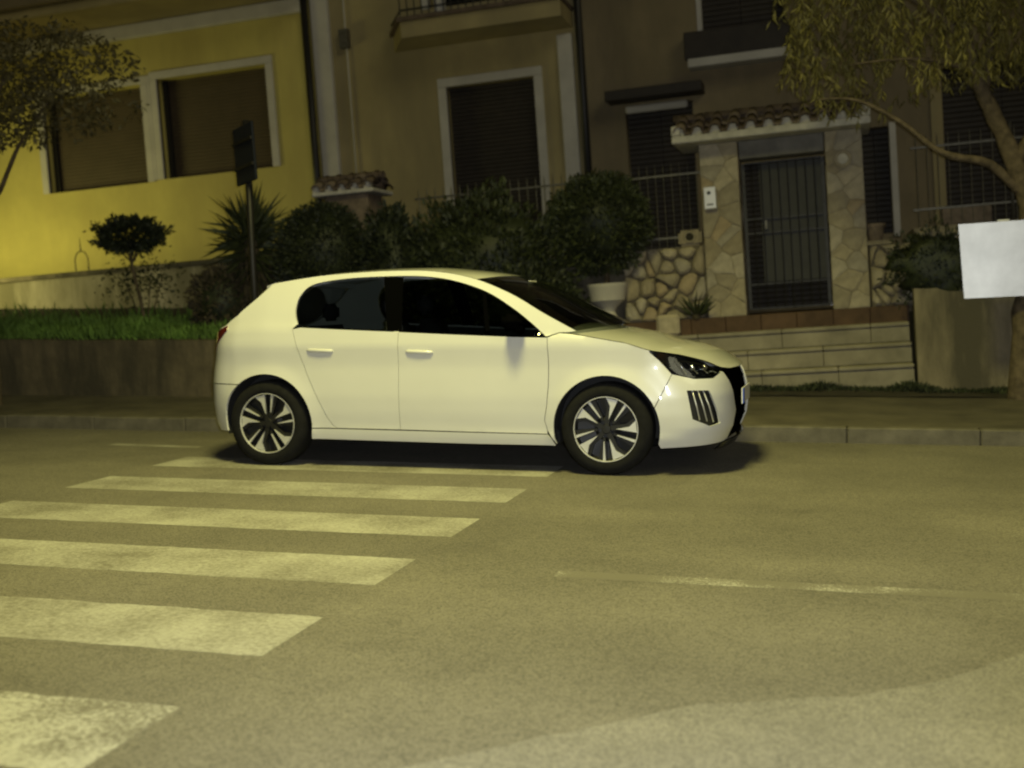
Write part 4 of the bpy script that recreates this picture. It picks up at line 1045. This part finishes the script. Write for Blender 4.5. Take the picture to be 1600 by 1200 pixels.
def loft(name, stations, mat_, n=18):
    """stations: list of (x, hw, z, crown, bulge)"""
    V = []; F = []
    for (x,w,z,c,b) in stations:
        for i in range(n+1):
            u = -1+2*i/n; k = 1-abs(u)**2.4; V.append((x+b*k,u*w,z+c*k))
    for j in range(len(stations)-1):
        for i in range(n): a = j*(n+1)+i; F.append((a,a+1,a+n+2,a+n+1))
    me = mesh(name,V,F,mat_,True); bm = bmesh.new(); bm.from_mesh(me); bmesh.ops.remove_doubles(bm,verts=bm.verts,dist=1e-4)
    bmesh.ops.recalc_face_normals(bm,faces=bm.faces)
    if sum(f.normal.z for f in bm.faces) < 0: bmesh.ops.reverse_faces(bm,faces=bm.faces)
    bm.to_mesh(me); bm.free(); return link(name,me,car,local=True)
st_ = []
for t in np.linspace(.70,2.29,30): q = surf(t,zrail(t)); st_.append((q[0],q[1],q[2],.028*min(1,(t-.5)/.5),.10*sstep(2.0,2.29,t)-.10*(1-sstep(.7,1.0,t))))
loft('roof', st_, M['carpaint'])
st_ = []
for t in np.linspace(2.295,3.05,16): q = surf(t,zrail(t)); st_.append((q[0],q[1],q[2],.028,.10+.07*(t-2.29)/.76))
loft('windscreen', st_, M['carglass'])
st_ = []
for t in list(np.linspace(2.97,4.3,30))+list(np.linspace(4.33,TC-.01,10)):
    z = ZT(t); q = surf(t,z); st_.append((q[0],max(.002,q[1]),q[2],.045*min(1,q[1]/.7)**1.3+.006*(t < 3.1),0))
loft('bonnet', st_, M['carpaint'])
rear_e = [(.695,1.332),(.60,1.24),(.47,1.13),(.34,1.045),(.21,.99)]; st_ = []
for (t,z) in rear_e: q = surf(t,z); st_.append((q[0],q[1],q[2],.02,-.12))
loft('rear_window', st_, M['carglass'])
# roof spoiler
q = surf(.72,zrail(.72)); m = MB(); n = 14; V = []; F = []
for i in range(n+1):
    u = -1+2*i/n; k = 1-abs(u)**2.4; xx = q[0]-.10*k; zz = q[2]+.014*k
    V += [(xx+.02,u*q[1],zz+.008),(xx-.075,u*(q[1]-.03),zz-.016),(xx-.075,u*(q[1]-.03),zz-.036),(xx+.02,u*q[1],zz-.03)]
for i in range(n):
    for k in range(4): a = 4*i+k; b = 4*i+(k+1)%4; F.append((a,a+4,b+4,b))
F += [(0,1,2,3),(4*n+3,4*n+2,4*n+1,4*n)]
MB().add(V,F).build('roof_spoiler', M['carpaint'], car, 'auto', local=True)

# side windows, pillar trim
bl = lambda t: float(np.interp(t,[q[0] for q in belt[::-1]],[q[1] for q in belt[::-1]]))
wt = np.array(win_top)
def wtop(t): 
    k = wt[6*4:]; return float(np.interp(t,k[:,0],k[:,1]))
bF, bR = 1.735, 1.605                                     # black pillar between the panes
up_f = [(t,wtop(t)-.012) for t in np.linspace(2.80,bF,24)]
panel('front_window', [(bF+.05,bl(1.79)),(2.82,bl(2.82)+.004)]+up_f, M['carglass'], d=-.010, skirt=0)
lowrear = [q for q in win_top if q[0] < 1.05][:20]
up_r = [(t,wtop(t)-.012) for t in np.linspace(bR-.02,1.06,12)]
panel('rear_window_side', [(1.02,bl(1.0)+.004),(bR+.06,bl(1.66))]+up_r+[(x+.010,z-.004) for x,z in lowrear[::-1]], M['carglass'], d=-.010, skirt=0)
panel('pillar_trim', [(bR+.062,bl(1.66)),(bF+.048,bl(1.79)),(bF,wtop(bF)-.006),(bR-.02,wtop(bR)-.006)], M['mattetrim'], d=-.008, skirt=0)
panel('quarter_bar', [(2.405,bl(2.4)),(2.44,bl(2.44)),(2.375,wtop(2.375)-.01),(2.345,wtop(2.345)-.01)], M['mattetrim'], d=-.009, skirt=0, gap=0)
panel('belt_seal', [(1.0,1.014),(1.255,1.000),(1.71,.979),(2.135,.958),(2.603,.938),(2.845,.932),(2.845,.944),(2.603,.950),(2.135,.970),(1.71,.991),(1.255,1.012),(1.0,1.028)], M['mattetrim'], d=-.003, skirt=0, gap=0)
for side in (-1,1):
    for (t,z) in ((1.16,.849),(1.923,.838)):
        q = [surf(t-.10,z+.003,-.004),surf(t-.085,z+.003,.003),surf(t,z,.006),surf(t+.085,z-.003,.003),surf(t+.10,z-.003,-.004)]
        MB().tube([(v[0],side*v[1],v[2]) for v in q],[.010,.013,.014,.013,.010],8).build('door_handle', M['carpaint'], car, True, local=True)
    # door mirror
    c = surf(2.60,1.0); bm = bmesh.new(); bmesh.ops.create_cube(bm,size=1)
    for v in bm.verts:
        kx = .11 if v.co.x < 0 else .075
        v.co = Vector((c[0]+.03+v.co.x*.13,side*(c[1]+.10)+v.co.y*.15*(1 if v.co.x < 0 else .8),1.045+v.co.z*kx*1.05))
    bmesh.ops.bevel(bm,geom=bm.edges[:],offset=.03,segments=3,affect='EDGES'); me = bpy.data.meshes.new('door_mirror'); bm.to_mesh(me); bm.free()
    me.materials.append(M['mattetrim']); me.polygons.foreach_set('use_smooth',[True]*len(me.polygons)); mo = link('door_mirror',me,car,local=True)
    MB().tube([(c[0]+.06,side*(c[1]-.01),.985),(c[0]+.045,side*(c[1]+.08),1.01)],[.028,.022],8).build('mirror_arm', M['mattetrim'], mo, True, local=True)
    # wheels
    for (ax,az) in ((.71,.315),(3.25,.315)):
        yo = side*.845; s = side; cw = (ax,0,az)
        # dish
        wv = MB().lathe([(0,yo-s*.055),(.06,yo-s*.05),(.09,yo-s*.075),(.205,yo-s*.06),(.222,yo-s*.01),(.222,yo-s*.17),(0,yo-s*.17)],cw,40,'y').build('wheel', M['alloydark'], car, 'auto', local=True)
        MB().lathe([(.222,yo-s*.006),(.232,yo+s*.004),(.262,yo+s*.006),(.290,yo-s*.004),(.308,yo-s*.022),(.315,yo-s*.045),(.315,yo-s*.165),(.305,yo-s*.19),(.26,yo-s*.205),(.222,yo-s*.195)],cw,56,'y',closed=True).build('tyre', M['tyre'], wv, True, local=True)
        MB().lathe([(.214,yo-s*.012),(.217,yo+s*.001),(.2215,yo+s*.001),(.224,yo-s*.012)],cw,56,'y',closed=True).build('rim_ring', M['alloy'], wv, 'auto', local=True)
        MB().lathe([(0,yo-s*.018),(.028,yo-s*.019),(.034,yo-s*.028),(.034,yo-s*.05)],cw,24,'y').build('hub_cap', M['alloydark'], wv, 'auto', local=True)
        th0 = 12 if ax > 2 else 40
        pol = lambda r,a: (ax+r*math.cos(math.radians(a)),az+r*math.sin(math.radians(a)))
        for k in range(5):
            t0 = th0+72*k
            for pts_,m_,y0,y1 in (([(.03,-30),(.07,-16),(.212,-17),(.212,11),(.14,3),(.07,14),(.03,30)],'alloydark',-.024,-.06),([(.06,20),(.212,27),(.212,43),(.06,36)],'alloydark',-.026,-.06),
                                  ([(.07,-10),(.212,-17),(.213,5),(.16,-5)],'alloy',-.010,-.0235),([(.085,31),(.212,36),(.212,41),(.085,34)],'alloy',-.012,-.0255)):
                PP = [pol(r,t0+a) for r,a in pts_]
                MB().prism(PP,yo+s*y0,yo+s*y1).build('spoke', M[m_], wv, local=True)
        # wheel arch liner
        V = []; F = []; n_ = 20
        for i in range(n_+1):
            a = -.25+(PI+.5)*i/n_; 
            for yy_ in (side*.775,side*.60): V.append((ax+.372*math.cos(a),yy_,az+.372*math.sin(a)))
        F = [(2*i,2*i+1,2*i+3,2*i+2) for i in range(n_)]
        o_ = len(V); V.append((ax,side*.60,az)); F += [(2*i+1,o_,2*i+3) for i in range(n_)]
        MB().add(V,F).build('arch_liner', M['underbody'], car, local=True, fix=False)
    # inner door trim, dark
inner = [(1.10,.30),(2.83,.30),(2.83,.925),(2.135,.950),(1.71,.970),(1.255,.99),(1.02,1.0),(1.09,.6)]
panel('door_trim', inner, M['seat'], d=-.07, skirt=0, gap=0)
MB().bbox((1.06,-.74,.19),(2.90,.74,.30),.02).build('underbody', M['underbody'], car, local=True)
MB().bbox((.20,-.55,.24),(1.058,.55,.60),.03).build('boot_floor', M['underbody'], car, local=True)
MB().bbox((2.902,-.55,.22),(3.92,.55,.66),.03).build('engine_bay', M['underbody'], car, local=True)
def soft(name, a, b, r, mat_, tilt=0, pivot=None):
    bm = bmesh.new(); bmesh.ops.create_cube(bm,size=1)
    for v in bm.verts: v.co = Vector(((a[0]+b[0])/2+v.co.x*(b[0]-a[0]),(a[1]+b[1])/2+v.co.y*(b[1]-a[1]),(a[2]+b[2])/2+v.co.z*(b[2]-a[2])))
    bmesh.ops.bevel(bm,geom=bm.edges[:],offset=r,segments=3,affect='EDGES')
    if tilt: bmesh.ops.rotate(bm,verts=bm.verts,cent=pivot,matrix=Matrix.Rotation(tilt,3,'Y'))
    me = bpy.data.meshes.new(name); bm.to_mesh(me); bm.free(); me.materials.append(mat_); me.polygons.foreach_set('use_smooth',[True]*len(me.polygons))
    return link(name,me,car,local=True)
for y in (-.36,.36):
    soft('front_seat',(1.62,y-.24,.42),(2.12,y+.24,.58),.05,M['seat']); soft('seat_back',(1.58,y-.23,.52),(1.72,y+.23,1.06),.05,M['seat'],-.20,(1.65,y,.55)); soft('head_rest',(1.47,y-.12,1.08),(1.57,y+.12,1.24),.04,M['seat'])
soft('rear_seat',(.80,-.58,.42),(1.22,.58,.60),.05,M['seat']); soft('seat_back',(.72,-.58,.52),(.86,.58,1.02),.05,M['seat'],-.25,(.8,0,.55))
for y in (-.38,.38): soft('head_rest',(.62,y-.11,1.04),(.70,y+.11,1.18),.03,M['seat'])
soft('dashboard',(2.62,-.66,.60),(3.0,.66,.93),.06,M['seat'])
m = MB().lathe([(.165+.014*math.cos(a),.014*math.sin(a)) for a in np.linspace(0,2*PI,9)[:-1]],(0,0,0),28,'z',closed=True)
m.build('steering_wheel', M['cartrim'], car, True, world=Matrix.Translation((2.46,.36,.90)) @ Matrix.Rotation(-1.1,4,'Y'), local=True)
MB().bbox((2.50,-.09,1.275),(2.53,.09,1.335),.01).build('inner_mirror', M['headliner'], car, local=True)
# number plate on the grille
px_ = surf(TC,.50)[0]
def plate_box(name,y0,y1,z0,z1,dx,mat_):
    MB().bbox((px_+dx,y0,z0),(px_+dx+.008,y1,z1),.002).build(name, mat_, car, local=True)
plate_box('number_plate',-.26,.26,.445,.555,-.012,M['plate']); plate_box('plate_band',-.258,-.215,.447,.553,-.0025,M['plateblue'])
for k in range(6):
    z = .615-.055*k
    if .43 < z < .57: continue
    q = [surf(t,z,-.026) for t in (4.30,4.45,TC)]
    MB().tube([(v[0],-v[1],v[2]) for v in q]+[(v[0],v[1],v[2]) for v in q[::-1]],.0045,6).build('grille_bar', M['mattetrim'], car, True, local=True)
